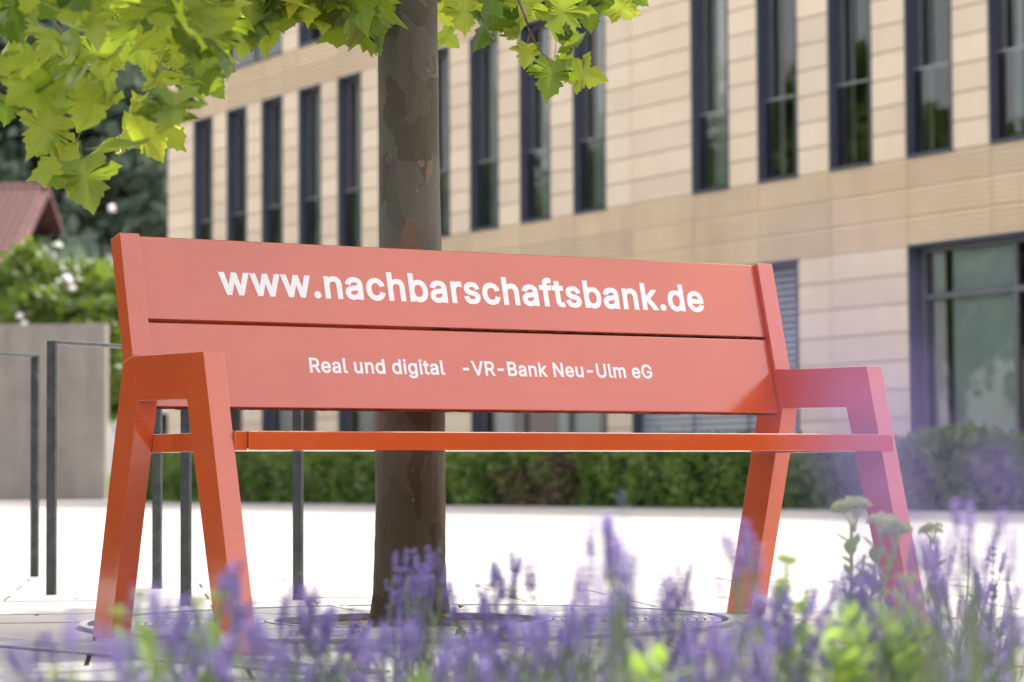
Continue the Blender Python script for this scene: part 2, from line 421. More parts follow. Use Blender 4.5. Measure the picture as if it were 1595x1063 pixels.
# drain channel crossing in front of the bench (left)
d0, d1 = at(-40, 998, 1), at(420, 1041, 1)
def gpt(px, py, z=0.0):
    p = at(px, py, 1.0); t_ = (z - CAM_H) / (p.z - CAM_H); return Vector((p.x * t_, t_, z))
A, B = gpt(-120, 992), gpt(560, 1052)
ax = (B - A).normalized(); nx = Vector((-ax.y, ax.x, 0)); L = (B - A).length
dr = empty('drain_channel', A, math.atan2(ax.y, ax.x))
tag(dr, 'slotted steel drain channel running across the paving in front of the orange bench', 'drain')
MB().box(0, L, -.070, -.062, .0015, .006).box(0, L, .062, .070, .0015, .006).build('drain_frame', M['grate'], dr)
bars = MB()
k = 0.0
while k < L:
    bars.box(k, k + .006, -.061, .061, .0012, .0055); k += .014
bars.box(0, L, -.004, .004, .0008, .0045)
bb = bars.build('drain_bars', M['grate'], dr); bb['kind'] = 'stuff'
MB().box(0, L, -.061, .061, .0006, .0009).build('drain_trough', M['interior'], dr)

# tree pit: soil and ring grate
n = 48
pit = MB(); pit.add([(TREE.x + math.cos(2 * math.pi * i / n) * RING_R, TREE.y + math.sin(2 * math.pi * i / n) * RING_R, -.008) for i in range(n)], [tuple(range(n))])
tag(pit.build('soil', M['soil']), kind='structure')
gr = empty('tree_grate', TREE)
tag(gr, 'round slotted steel grate around the foot of the plane tree behind the bench', 'tree grate')
def ring(mb_, r0, r1, z0, z1, a0, a1, seg=28):
    for i in range(seg):
        t0, t1 = a0 + (a1 - a0) * i / seg, a0 + (a1 - a0) * (i + 1) / seg
        V = [(r * math.cos(t_), r * math.sin(t_), z) for z in (z0, z1) for r, t_ in ((r0, t0), (r1, t0), (r1, t1), (r0, t1))]
        mb_.add(V, [(0, 3, 2, 1), (4, 5, 6, 7), (0, 1, 5, 4), (2, 3, 7, 6), (1, 2, 6, 5), (3, 0, 4, 7)])
for q in range(4):
    a0 = q * math.pi / 2 + .3; a1 = a0 + math.pi / 2 - .012
    s_ = MB()
    for r_, w_ in ((PIT_R, .02), (RING_R - .02, .02)): ring(s_, r_, r_ + w_, -.006, .010, a0, a1)
    rr_ = PIT_R + .026
    while rr_ < RING_R - .04:
        ring(s_, rr_, rr_ + .0165, -.004, .008, a0 + .03, a1 - .03, 16); rr_ += .0205
    for j in range(4):
        t0 = a0 + (a1 - a0) * j / 3; t0 = min(max(t0, a0 + .008), a1 - .008); c, s2 = math.cos(t0), math.sin(t0)
        V = [(r * c - e * s2, r * s2 + e * c, z) for z in (-.0055, .0092) for r, e in ((PIT_R + .021, -.009), (RING_R - .021, -.009), (RING_R - .021, .009), (PIT_R + .021, .009))]
        s_.add(V, [(0, 3, 2, 1), (4, 5, 6, 7), (0, 1, 5, 4), (1, 2, 6, 5), (2, 3, 7, 6), (3, 0, 4, 7)])
    s_.build('grate_segment', M['grate'], gr)
# planting bed in front
BY0, BY1 = .12, 4.34
n = 40
V = []; Fc = []
for i in range(n + 1):
    for j in range(n + 1):
        V.append((GX0 + .003 + (GX1 - GX0 - .006) * i / n, BY0 + (BY1 - BY0) * j / n, rnd.uniform(-.004, .012)))
for i in range(n):
    for j in range(n): a = i * (n + 1) + j; Fc.append((a, a + n + 1, a + n + 2, a + 1))
tag(link('soil', mesh('soil', V, Fc, True), M['soil']), kind='structure')

# ------------------------------------------------------------------ office building
PHI = R(-59.33); S = 1.4577
bld = empty('office_building', (-5.787, 47.935, 0), PHI)
tag(bld, 'three-storey office building clad in beige terracotta with tall narrow dark-framed windows', 'office building')
K0, K1, DEP, HT = -.83, 19.0, 13.0, 12.0
ZG, ZB, ZT, ZU, ZV = 3.036, 4.05, 6.96, 7.673, 10.6
# openings: (x0, x1, z0, z1, sort)
WN = .82
first = [k for k in range(0, 19) if k != 10]
ops1 = [(k * S, k * S + WN) for k in first]
opsg = [(a * S, b * S) for a, b in ((0, 1.42), (2, 3.42), (4, 5.42), (7, 9.55), (10, 12.55), (14, 17.6))]
opsu = [(a * S, b * S) for a, b in ((.52, 2.54), (3.0, 5.04), (5.5, 7.54), (8.0, 10.04), (10.5, 12.54), (13.0, 15.04), (15.5, 17.54))]
wall = MB()
TH = .36
def piers(ops, z0, z1):
    x = K0 * S
    for a, b in ops: 
        if a - x > .001: wall.box(x, a, .002, TH, z0, z1)
        x = b
    wall.box(x, K1 * S, .002, TH, z0, z1)
GSILL = .45
piers(opsg, 0, ZG)
for a, b in opsg[:5]: wall.box(a, b, .002, TH, 0, .12)
wall.box(K0 * S, K1 * S, .002, TH, ZG, ZB)
piers(ops1, ZB, ZT)
wall.box(K0 * S, K1 * S, .002, TH, ZT, ZU)
piers(opsu, ZU, ZV)
wall.box(K0 * S, K1 * S, .002, TH, ZV, HT)
wall.build('wall', M['substrate'], bld)
sh = MB()
sh.box(K0 * S, K0 * S + .3, TH, DEP, 0, HT).box(K1 * S - .3, K1 * S, TH, DEP, 0, HT).box(K0 * S, K1 * S, DEP, DEP + .3, 0, HT)
sh.build('side_wall', M['panel'], bld)
MB().box(K0 * S - .1, K1 * S + .1, -.1, DEP + .4, HT, HT + .25).build('roof', M['frame'], bld)
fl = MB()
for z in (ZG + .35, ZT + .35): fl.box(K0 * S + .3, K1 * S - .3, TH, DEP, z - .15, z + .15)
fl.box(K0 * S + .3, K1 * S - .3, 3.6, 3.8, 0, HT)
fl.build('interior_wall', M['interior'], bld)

# panels, each its own piece
pmesh = {}
def panel(name, x0, x1, z0, z1, mat, ribs=0):
    wd, hh = round(x1 - x0, 3), round(z1 - z0, 3)
    key = (name, wd, hh)
    if key not in pmesh:
        g = .007; b = MB()
        if not ribs:
            b.box(g, wd - g, -.026, 0, g * 1.2, hh - g * 1.2)
        else:
            prof = [(0, g)]; nr = ribs; st = (hh - 2 * g) / nr
            for i in range(nr):
                z_ = g + i * st; prof += [(-.030, z_ + .004), (-.030, z_ + st - .026), (-.004, z_ + st - .022), (-.004, z_ + st - .001)]
            prof += [(0, hh - g)]
            b.prism(prof, g, wd - g, lambda a, y, z: (a, y, z))
        pmesh[key] = b.me(name)
    o = link(name, pmesh[key], mat, bld); o.location = (x0, rnd.uniform(-.0015, .0015), z0)
    return o
def rows(z0, z1, n_): return [(z0 + (z1 - z0) * i / n_, z0 + (z1 - z0) * (i + 1) / n_) for i in range(n_)]
KP = 16.3      # the last bay whose cladding is built piece by piece
for za, zb in rows(ZB, ZT, 9):
    for k in range(-1, 17):
        x0 = max(k * S + WN, K0 * S) if k >= 0 else K0 * S
        if k == 10:
            panel('terracotta_panel', 10 * S, 11 * S, za, zb, M['panel']); continue
        panel('terracotta_panel', x0, (k + 1) * S, za, zb, M['panel'])
for za, zb in rows(ZG, ZB, 3):
    panel('ribbed_panel', K0 * S, 0, za, zb, M['ribbed'], 5)
    for k in range(0, 17): panel('ribbed_panel', k * S, (k + 1) * S, za, zb, M['ribbed'], 5)
for za, zb in rows(ZT, ZU, 2):
    panel('ribbed_panel', K0 * S, 0, za, zb, M['ribbed'], 5)
    for k in range(0, 17): panel('ribbed_panel', k * S, (k + 1) * S, za, zb, M['ribbed'], 5)
for za, zb in rows(.03, ZG, 9):
    segs = [(K0, 0), (1.42, 2), (3.42, 4), (5.42, 6), (6, 7), (9.55, 10), (12.55, 13), (13, 14)]
    for a, b in segs: panel('base_panel', a * S, b * S, za, zb, M['panel'])
for za, zb in rows(ZU, ZV, 9):
    for a, b in ((K0, .52), (2.54, 3.0), (5.04, 5.5), (7.54, 8.0)): panel('upper_panel', a * S, b * S, za, zb, M['panel'])
rest = MB()
rest.box(K0 * S, K1 * S, -.03, 0, ZV, HT)
rest.box(17 * S + .01, K1 * S, -.03, 0, ZG, ZB); rest.box(17 * S + .01, K1 * S, -.03, 0, ZT, ZU)
for a, b in ((10.04, 10.5), (12.54, 13.0), (15.04, 15.5), (17.54, K1)): rest.box(a * S, b * S, -.03, 0, ZU, ZV)
for k in (17, 18): rest.box(k * S + WN, (k + 1) * S, -.03, 0, ZB, ZT)
rest.box(17.6 * S, K1 * S, -.03, 0, 0, ZG)
rest.build('cladding', M['panel'], bld)

# windows
wmesh = {}
def wav(x0, x1, z0, z1, y, n_=24, amp=.035, ph=0):
    V = []; Fc = []
    for i in range(n_ + 1):
        x = x0 + (x1 - x0) * i / n_; yy = y + amp * math.sin(ph + i * 1.25) 
        V += [(x, yy, z0), (x, yy, z1)]
    for i in range(n_): Fc.append((2 * i, 2 * i + 2, 2 * i + 3, 2 * i + 1))
    return V, Fc
def window(x0, x1, z0, z1, mulls=(), trans=None, balus=True, curtains=(), parts_label=None):
    wd, hh = round(x1 - x0, 4), round(z1 - z0, 4)
    key = ('lining', wd, hh)
    if key not in wmesh:
        b = MB(); e = .028
        b.box(0, e, -.045, .22, 0, hh).box(wd - e, wd, -.045, .22, 0, hh)
        b.box(e, wd - e, -.045, .22, hh - e, hh).box(e, wd - e, -.055, .22, 0, e)
        wmesh[key] = b.me('window', bevel=.003, seg=1)
    wdo = link('window', wmesh[key], M['frame'], bld); wdo.location = (x0, 0, z0)
    key = ('sash', wd, hh, tuple(mulls), trans)
    if key not in wmesh:
        b = MB(); e, f_ = .029, .062
        b.box(e, e + f_, .140, .200, e, hh - e).box(wd - e - f_, wd - e, .140, .200, e, hh - e)
        b.box(e + f_, wd - e - f_, .141, .199, hh - e - f_, hh - e).box(e + f_, wd - e - f_, .141, .199, e, e + f_)
        for m_ in mulls: b.box(m_ - .035, m_ + .035, .137, .201, e + f_, hh - e - f_)
        if trans: b.box(e + f_, wd - e - f_, .1385, .2005, trans - .035, trans + .035)
        wmesh[key] = b.me('sash', bevel=.004, seg=1)
    link('sash', wmesh[key], M['sash'], wdo)
    xs = [.091] + [m_ for m_ in mulls] + [wd - .091]
    zs = [.091] + ([trans] if trans else []) + [hh - .091]
    for i in range(len(xs) - 1):
        for j in range(len(zs) - 1):
            a0 = xs[i] + (.035 if i > 0 else 0); a1 = xs[i + 1] - (.035 if i < len(xs) - 2 else 0)
            c0 = zs[j] + (.035 if j > 0 else 0); c1 = zs[j + 1] - (.035 if j < len(zs) - 2 else 0)
            key = ('pane', round(a0, 3), round(a1, 3), round(c0, 3), round(c1, 3))
            if key not in wmesh: wmesh[key] = mesh('pane', [(a0, .170, c0), (a1, .170, c0), (a1, .170, c1), (a0, .170, c1)], [(0, 1, 2, 3)])
            link('pane', wmesh[key], M['glass'], wdo)
    if balus:
        key = ('bal', wd)
        if key not in wmesh:
            wmesh[key] = mesh('balustrade_pane', [(.03, .08, .06), (wd - .03, .08, .06), (wd - .03, .08, 1.03), (.03, .08, 1.03)], [(0, 1, 2, 3)])
            wmesh[('rail', wd)] = MB().box(.03, wd - .03, .062, .098, 1.031, 1.05).me('rail', bevel=.004, seg=1)
        link('balustrade_pane', wmesh[key], M['green_glass'], wdo)
        link('rail', wmesh[('rail', wd)], M['rail'], wdo)
    for (c0, c1, mt) in curtains:
        V, Fc = wav(c0, c1, .05, hh - .05, .262, max(6, int((c1 - c0) * 26)), .022 if mt == 'curtain' else .002, rnd.random() * 6)
        link('curtain', mesh('curtain', V, Fc, True), M[mt], wdo)
    return wdo
for k in first:
    cu = {0: [(.0, .8, 'curtain')], 9: [(.0, .45, 'curtain'), (.45, .9, 'curtain_brown')], 11: [(0, .62, 'curtain')], 12: [(0, .16, 'curtain')], 13: [(0, .17, 'curtain')],
          14: [(0, .17, 'curtain')], 15: [(0, .2, 'curtain')]}.get(k, [(.0, .42 + .1 * rnd.random(), 'curtain')])
    window(k * S, k * S + WN, ZB, ZT, curtains=cu)
for a, b in opsu: window(a, b, ZU, ZV, mulls=((b - a) * .5,), balus=False)
for i, (a, b) in enumerate(opsg):
    wd = b - a
    if i < 3: window(a, b, .12, ZG, mulls=(wd * .5,), trans=2.3, balus=False, curtains=((.1, .7, 'curtain'), (1.3, 1.9, 'curtain_brown')))
    elif i == 3: window(a, b, .12, ZG, mulls=(wd / 3, wd * 2 / 3), trans=2.3, balus=False, curtains=((.1, .7, 'curtain'), (.8, 1.9, 'curtain_brown'), (2.0, 3.1, 'frosted'), (3.3, 3.7, 'frosted')))
    elif i == 4:
        wo = window(a, b, .12, ZG, mulls=(wd / 3, wd * 2 / 3), trans=None, balus=False)
        sm = {}
        for j in range(34):
            for s_ in range(3):
                x0, x1 = .035 + (wd - .07) / 3 * s_ + .006, .035 + (wd - .07) / 3 * (s_ + 1) - .006
                if s_ not in sm:
                    sm[s_] = MB().prism([(.085, 0), (.087, .004), (.147, .052), (.145, .048)], x0, x1, lambda q, y, z: (q, y, z)).me('slat')
                o = link('slat', sm[s_], M['blind'], wo); o.location = (0, 0, .05 + j * .082)
        V_ = MB()
        for s_ in (1, 2): V_.box(.035 + (wd - .07) / 3 * s_ - .004, .035 + (wd - .07) / 3 * s_ + .004, .09, .14, .03, 2.86)
        V_.build('blind_guide', M['frame'], wo)
    else:
        window(a, b, .03, ZG, mulls=(1.13 * S, 2.3 * S), trans=2.40, balus=False, curtains=((.0, .32, 'curtain'), (.45, 1.60, 'frosted'), (1.72, 3.2, 'curtain_brown'), (3.4, 5, 'curtain')))

# ------------------------------------------------------------------ foliage generators
quad = ([(-.5, 0, 0), (0, -.02, .12), (.5, 0, 0), (0, .02, -.12)], [(0, 1, 2, 3)])
oval = ([(0, 0, 0), (.24, .25, .05), (.30, .55, .02), (0, 1, -.08), (-.30, .55, .02), (-.24, .25, .05), (0, .5, .0)], [(0, 1, 6), (1, 2, 6), (2, 3, 6), (3, 4, 6), (4, 5, 6), (5, 0, 6)])
rag = ([(0, 0, 0), (.42, .2, .1), (.2, .42, 0), (.48, .75, -.1), (.05, 1, -.05), (-.4, .8, .1), (-.22, .5, 0), (-.45, .15, -.08)], [(0, 1, 2), (2, 3, 4), (4, 5, 6), (6, 7, 0), (0, 2, 6), (2, 4, 6)])
def clumpy(n_, c, rad, nclump, cr, flat=1.0):
    """points in clumps spread over an ellipsoid"""
    cc = rng.randn(nclump, 3); cc /= np.linalg.norm(cc, axis=1)[:, None]; cc *= (rng.rand(nclump, 1) ** .4)
    cc = cc * np.array(rad)[None] * (1 - cr / max(rad)) + np.array(c)[None]
    i = rng.randint(0, nclump, n_); d = rng.randn(n_, 3); d /= np.linalg.norm(d, axis=1)[:, None]
    d *= (rng.rand(n_, 1) ** .45) * cr * (.7 + .6 * rng.rand(nclump)[i][:, None]); d[:, 2] *= flat
    tint = rng.rand(nclump)[i] * .6 + rng.rand(n_) * .4
    return cc[i] + d, tint
def tree(name, loc, h, rad, mat, label, cat, n_=9000, leaf=.2, ncl=60, trunk_r=.18, base=.3, group=None, bases=None, bark='dark_bark'):
    root = empty(name, loc); tag(root, label, cat, group)
    tb = MB(); top = h * .8
    tb.tube([(0, 0, -.05), (.05, 0, h * .2), (-.05, .05, h * .45), (0, 0, top)], [trunk_r, trunk_r * .8, trunk_r * .6, trunk_r * .15], 8)
    for i in range(9):
        a = i * 2.4; z = h * (max(base, .1) * .8 + .5 * i / 9)
        tb.tube([(0, 0, z), (math.cos(a) * rad * .4, math.sin(a) * rad * .4, z + h * .1), (math.cos(a) * rad * .75, math.sin(a) * rad * .75, z + h * .17)], [trunk_r * .4, trunk_r * .25, trunk_r * .06], 6)
    tb.build('trunk', M[bark], root, smooth=True)
    zc = h * (1 + base) / 2
    P, tint = clumpy(n_, (0, 0, zc), (rad, rad, h * (1 - base) / 2), ncl, rad * .34, .8)
    if base < 0: P[:, 2] = np.abs(P[:, 2])
    me = scatter('crown', bases or [rag, oval], P, rand_rot(n_), leaf * (.6 + .8 * rng.rand(n_)), tint)
    o = link('crown', me, mat, root); o['kind'] = 'stuff'
    return root

# ------------------------------------------------------------------ far left: trees, roof, wall, white garage
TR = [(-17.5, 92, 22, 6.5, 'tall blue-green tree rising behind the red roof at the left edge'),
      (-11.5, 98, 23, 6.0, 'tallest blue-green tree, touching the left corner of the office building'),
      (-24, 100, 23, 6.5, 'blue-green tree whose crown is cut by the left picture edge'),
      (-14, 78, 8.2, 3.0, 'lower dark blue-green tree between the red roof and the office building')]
for x, y, h, r_, lb in TR: tree('broadleaf_tree', (x, y, 0), h, r_, M['hazy_leaf'], lb, 'tree', 16000, .55, 110, .3, .15, 'tall trees beyond the plaza')
for i, (x, y, h) in enumerate(((-31, 36, 12.5), (-30, 42, 10.5), (-34, 47.5, 13.5), (-35, 54, 11.5), (-37, 61, 13.5), (-39, 68, 12), (-41, 75, 14))):
    tree('street_tree', (x, y, 0), h, 3.9, M['bush_leaf'], '%s street tree left of the plaza, outside the picture' % ('nearest', 'second nearest', 'third nearest', 'middle', 'third farthest', 'second farthest', 'farthest')[i], 'tree', 7000, .5, 60, .25, .2, 'green trees along the far left side')
tree('broadleaf_bush', at(85, 700, 56).xy.to_3d(), 6.4, 1.75, M['bush_leaf'], 'light green leafy bush with white blossoms behind the concrete wall', 'bush', 9000, .2, 45, .07, .12)
bu = bpy.data.objects['broadleaf_bush']
bl_ = MB()
for px, py in ((108, 437), (112, 445), (176, 322), (34, 500)):
    p = at(px, py, 54.2) - Vector(bu.location)
    for j in range(2):
        q = p + Vector((rnd.uniform(-.1, .1), rnd.uniform(-.1, .1), rnd.uniform(-.1, .1)))
        bl_.add([q + Vector((-.07, 0, -.05)), q + Vector((.07, .02, -.05)), q + Vector((.06, 0, .06)), q + Vector((-.06, -.02, .05)), q + Vector((0, -.06, 0))],
                [(0, 1, 4), (1, 2, 4), (2, 3, 4), (3, 0, 4), (3, 2, 1, 0)])
o = bl_.build('blossom', M['blossom'], bu); o['kind'] = 'stuff'
tree('dark_shrub', at(190, 700, 60).xy.to_3d(), 6.3, 1.15, M['hedge_leaf'], 'dark green shrub just right of the concrete wall behind the bench upright', 'shrub', 6000, .2, 36, .06, .17)
for i, (x, y, h) in enumerate(((-4.6, 4.4, 2.3), (-5.0, 6.0, 2.5), (-4.9, 7.8, 2.1), (-5.2, 9.6, 2.4), (-5.6, 11.6, 2.3))):  # unseen shrubs added to darken reflections in the bench's left faces
    tree('added_shrub', (x, y, 0), h, 1.35, M['added_shrub_leaf'], '%s added shrub of the unseen row left of the bench' % ('first nearest', 'second', 'third', 'fourth', 'farthest')[i], 'shrub', 7500, .15, 60, .03, -.6, 'added unseen shrubs left of the bench')
for i, (x, y, h) in enumerate(((6.2, 4.6, 2.0), (6.6, 2.8, 2.2), (6.4, 1.0, 2.1), (6.0, -.8, 2.2), (4.8, -2.4, 2.1))):  # unseen shrubs added so the seat edge reflects something dark
    tree('added_shrub', (x, y, 0), h, 1.25, M['added_shrub_leaf'], '%s added shrub of the unseen row right of the lavender bed' % ('farthest', 'fourth', 'third', 'second', 'first nearest')[i], 'shrub', 7500, .15, 60, .03, -.6, 'added unseen shrubs right of the lavender bed')
# concrete wall
cw = MB(); x1 = at(165, 700, 50).x
for i in range(4): cw.box(x1 - 2.5 * (i + 1) + .006, x1 - 2.5 * i - .006, 50, 50.35, 0, 3.36)
cw.box(x1 - 10, x1 - .02, 50.03, 50.32, 0, 3.33)
tag(cw.build('concrete_wall', M['concrete_wall'], bevel=.012), 'free-standing grey concrete wall with dark rain streaks behind the bicycle stands', 'wall')
# house with red roof
hs = empty('tiled_house', (at(20, 600, 74).x - 2.0, 74, 0), R(-6))
tag(hs, 'house with a dull red tiled roof showing above the bush at the left edge', 'house')
MB().box(-6, .9, 0, 8, 0, 5.6).build('wall', M['render_cream'], hs)
rf = MB(); rf.prism([(-.45, 5.75), (4.0, 9.1), (8.45, 5.75), (8.45, 5.6), (4.0, 8.92), (-.45, 5.6)], -6.3, 1.95, lambda a, y, z: (a, y, z))
rfo = rf.build('roof', M['tile'], hs)
MB().tube([(-6.3, 4.0, 9.12), (1.95, 4.0, 9.12)], .12, 8).build('ridge', M['tile'], hs, smooth=True)
sl_ = math.hypot(4.45, 3.35); ux_, uz_ = 4.45 / sl_, 3.35 / sl_
tme = MB().add([(0, 0, .045), (.11, -.006, .11), (.205, 0, .045), (.205, .34, .012), (.11, .34, .07), (0, .34, .012), (0, 0, -.01), (.11, -.006, .02), (.205, 0, -.01)],
               [(0, 1, 4, 5), (1, 2, 3, 4), (6, 7, 1, 0), (7, 8, 2, 1)]).me('roof_tile')
tme.materials.append(M['tile'])
sl_ang = math.atan2(uz_, ux_)
cnt = 0; restt = []
for r_ in range(17):
    for c_ in range(36):
        x = 1.75 - .23 * (c_ + 1); d = r_ * .325
        loc = Vector((x, -.45 + ux_ * d, 5.765 + uz_ * d))
        if cnt < 0: pass
        if c_ < 17:
            o = bpy.data.objects.new('roof_tile', tme); COL.objects.link(o); o.parent = rfo; o.location = loc; o.rotation_euler = (sl_ang + rnd.uniform(-.01, .01), 0, 0)
        else: restt.append(loc)
bv = [tuple(Matrix.Rotation(sl_ang, 3, 'X') @ v.co) for v in tme.vertices]; bf = [tuple(p.vertices) for p in tme.polygons]
me = scatter('roof_tiles', [(bv, bf)], np.array([tuple(v) for v in restt]), np.tile(np.eye(3), (len(restt), 1, 1)), np.ones(len(restt)))
o = link('roof_tiles', me, M['tile'], rfo); o['kind'] = 'stuff'
# white garage
gg = empty('white_garage', (at(205, 700, 86).x, 86, 0)); tag(gg, 'low white-rendered garage seen between the concrete wall and the office building', 'garage')
w_ = MB(); w_.box(-3.5, .78, 0, 5, 0, 3.1).box(1.25, 4.5, 0, 5, 0, 3.1).box(.78, 1.25, 0, 5, 0, 1.0).box(.78, 1.25, 0, 5, 2.6, 3.1); w_.build('wall', M['render_white'], gg)
MB().box(-3.7, 4.7, -.2, 5.2, 3.1, 3.25).build('roof', M['frame'], gg)
wq = MB().box(.78, 1.25, .1, .2, 1.0, 2.6).build('window', M['frame'], gg)
wq2 = MB().box(.83, 1.2, .085, .095, 1.06, 2.54).build('pane', M['glass'], wq)
# lawn
n_ = 9000
P = np.stack([rng.uniform(-13.5, -5.9, n_), rng.uniform(50.8, 62, n_), np.full(n_, .0)], 1)
P = P[(P[:, 0] < -7.2) | (P[:, 1] > 50.8 + 0 * P[:, 0])]
k_ = len(P); up = rand_rot(k_); 
th = rng.rand(k_) * 6.28; til = rng.randn(k_) * .25
Q = np.zeros((k_, 3, 3)); Q[:, 0, 0] = np.cos(th); Q[:, 1, 0] = np.sin(th); Q[:, 0, 2] = -np.sin(th); Q[:, 1, 2] = np.cos(th)
Q[:, 0, 1] = til; Q[:, 2, 1] = 1
blade = ([(-.06, 0, 0), (.06, 0, 0), (.02, .8, .1), (0, 1, .2)], [(0, 1, 2, 3)])
o = link('grass', scatter('grass', [blade], P, Q, .25 + .3 * rng.rand(k_), rng.rand(k_)), M['grass']); tag(o, 'strip of tall green grass beyond the concrete wall', 'grass', kind='stuff')

# ------------------------------------------------------------------ hedge along the building
ux, uy = math.cos(PHI), math.sin(PHI); nx_, ny_ = -.860, -.510
def fac(k, out, z=0): return Vector((-5.787 + ux * S * k + nx_ * out, 47.935 + uy * S * k + ny_ * out, z))
hg = empty('hedge', fac(8, 1.3)); tag(hg, 'clipped low green hedge along the foot of the office building, brown in places', 'hedge')
def hedge_pts(n_, k0, k1, brown=False):
    ks = rng.uniform(k0, k1, n_); top = .80 + .06 * np.sin(ks * 2.1) + .05 * np.sin(ks * 5.3 + 1) + .04 * np.sin(ks * 11) - .06 - .05 * np.clip((ks - 11) / 4, 0, 1)
    dd = .48 + .05 * np.sin(ks * 3.7) + .04 * np.sin(ks * 9.1)
    side = rng.rand(n_)
    off = np.where(side < .62, dd + rng.randn(n_) * .03, rng.uniform(-.48, .48, n_))
    z = np.where(side < .62, rng.rand(n_) * top, top + rng.randn(n_) * .03)
    # rounded shoulder
    sh_ = np.clip((z - top + .18) / .18, 0, 1); off = np.where(side < .62, off - sh_ ** 2 * .16, off)
    bulge = .05 * np.sin(ks * 7 + z * 9) + .04 * np.sin(ks * 17 + z * 6); off = np.where(side < .62, off + bulge, off)
    out = 1.25 + off
    P = np.stack([-5.787 + ux * S * ks + nx_ * out, 47.935 + uy * S * ks + ny_ * out, np.clip(z, .02, 2)], 1) - np.array(hg.location)
    tint = np.clip(.5 + .35 * np.sin(ks * 3.3 + z * 2) * np.sin(ks * 1.3) + rng.randn(n_) * .22, 0, 1)
    br = (np.sin(ks * 1.9 + .4) + .5 * np.sin(ks * 4.7 + 2) + .6 * np.sin(ks * .7 + z) > 1.45) | ((ks > 9.5) & (ks < 10.2) & (z < .5))
    return P, tint, br
P, tint, br = hedge_pts(42000, .9, 17.5)
g_ = ~br | (rng.rand(len(br)) < .35)
link('foliage', scatter('foliage', [oval], P[g_], rand_rot(g_.sum()), .05 + .06 * rng.rand(g_.sum()), tint[g_]), M['hedge_leaf'], hg)['kind'] = 'stuff'
link('withered_foliage', scatter('withered_foliage', [oval], P[~g_], rand_rot((~g_).sum()), .05 + .05 * rng.rand((~g_).sum()), tint[~g_]), M['hedge_brown'], hg)['kind'] = 'stuff'
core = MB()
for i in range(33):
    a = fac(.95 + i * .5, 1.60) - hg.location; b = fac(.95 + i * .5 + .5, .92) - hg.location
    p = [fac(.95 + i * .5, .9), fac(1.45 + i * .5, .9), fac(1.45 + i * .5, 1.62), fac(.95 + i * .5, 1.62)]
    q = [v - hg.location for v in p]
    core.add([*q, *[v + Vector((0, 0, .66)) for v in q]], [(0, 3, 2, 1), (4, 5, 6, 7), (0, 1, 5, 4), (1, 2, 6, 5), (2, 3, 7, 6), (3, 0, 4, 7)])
core.build('dark_core', varied('hedge_inside', (.012, .012, .008), (.03, .028, .018), 20, 1), hg)  # solid filler core, its near-black colour stands in for shade inside the hedge

# ------------------------------------------------------------------ bicycle stands
def hoop(p0, p1, hgt, label):
    p0, p1 = Vector(p0), Vector(p1); d = (p1 - p0); L = d.length
    root = empty('bicycle_stand', (p0.x, p0.y, 0), math.atan2(d.y, d.x)); tag(root, label, 'bicycle stand', 'flat steel bicycle stands')
    t_, w_ = .011, .036
    for x in (0, L - t_): MB().box(x, x + t_, -w_ / 2, w_ / 2, -.011, hgt - t_).build('post', M['hoop'], root, bevel=.0012)
    MB().box(0, L, -w_ / 2, w_ / 2, hgt - t_ + .0002, hgt).build('top_bar', M['hoop'], root, bevel=.0012)
hoop((-1.440, 8.19), (-1.162, 8.62), .792, 'flat steel bicycle stand with its square corner just left of the bench')
hoop((-2.052, 9.35), (-1.772, 9.77), .825, 'flat steel bicycle stand farthest left, cut by the picture edge')
hoop((-.925, 7.41), (-.63, 7.76), .80, 'flat steel bicycle stand hidden behind the bench backrest, its posts showing below the seat')

# ------------------------------------------------------------------ the bench
BX, BY, BT, W, T = .0224, 6.1227, .5584, 1.8269, .0473
bench = empty('bench', (BX, BY, 0), BT)
tag(bench, 'orange lacquered metal bench with white web address lettering on its backrest', 'bench')
fnb = lambda a, b, z: (a, -b, z)       # local x along the bench, -y to its front
P_ = dict(UTb=(-.278, .893), UTf=(-.228, .905), J=(-.157, .626), AF=(.204, .621), AUr=(-.129, .527), AUf=(.125, .523),
          BB=(-.208, .614), FLf=(.366, 0), FLr=(.274, 0), RLr=(-.377, 0), RLf=(-.274, 0))
for a0 in (-W / 2, W / 2 - T):
    for nm, ks in (('upright', 'UTb UTf J BB'), ('armrest', 'J AF AUf AUr'), ('leg', 'AF FLf FLr AUf'), ('leg', 'BB J AUr RLf RLr')):
        poly = [P_[k] for k in ks.split()]
        MB().prism(poly, a0, a0 + T, fnb).build(nm, M['orange'], bench, bevel=.0009, seg=2)
    # weld seams where upright and armrest meet, lumpy
    wd = MB(); pts = []; rd = []
    for i in range(26):
        f_ = i / 25; pts.append((a0 + .002 + (T - .004) * f_, .157 - .0005 + rnd.uniform(-.0006, .0006), .6265 + rnd.uniform(-.0008, .0008))); rd.append(.0021 + rnd.uniform(-.0008, .0009))
    wd.tube(pts, rd, 6); wd.build('weld', M['weld'], bench, smooth=True)
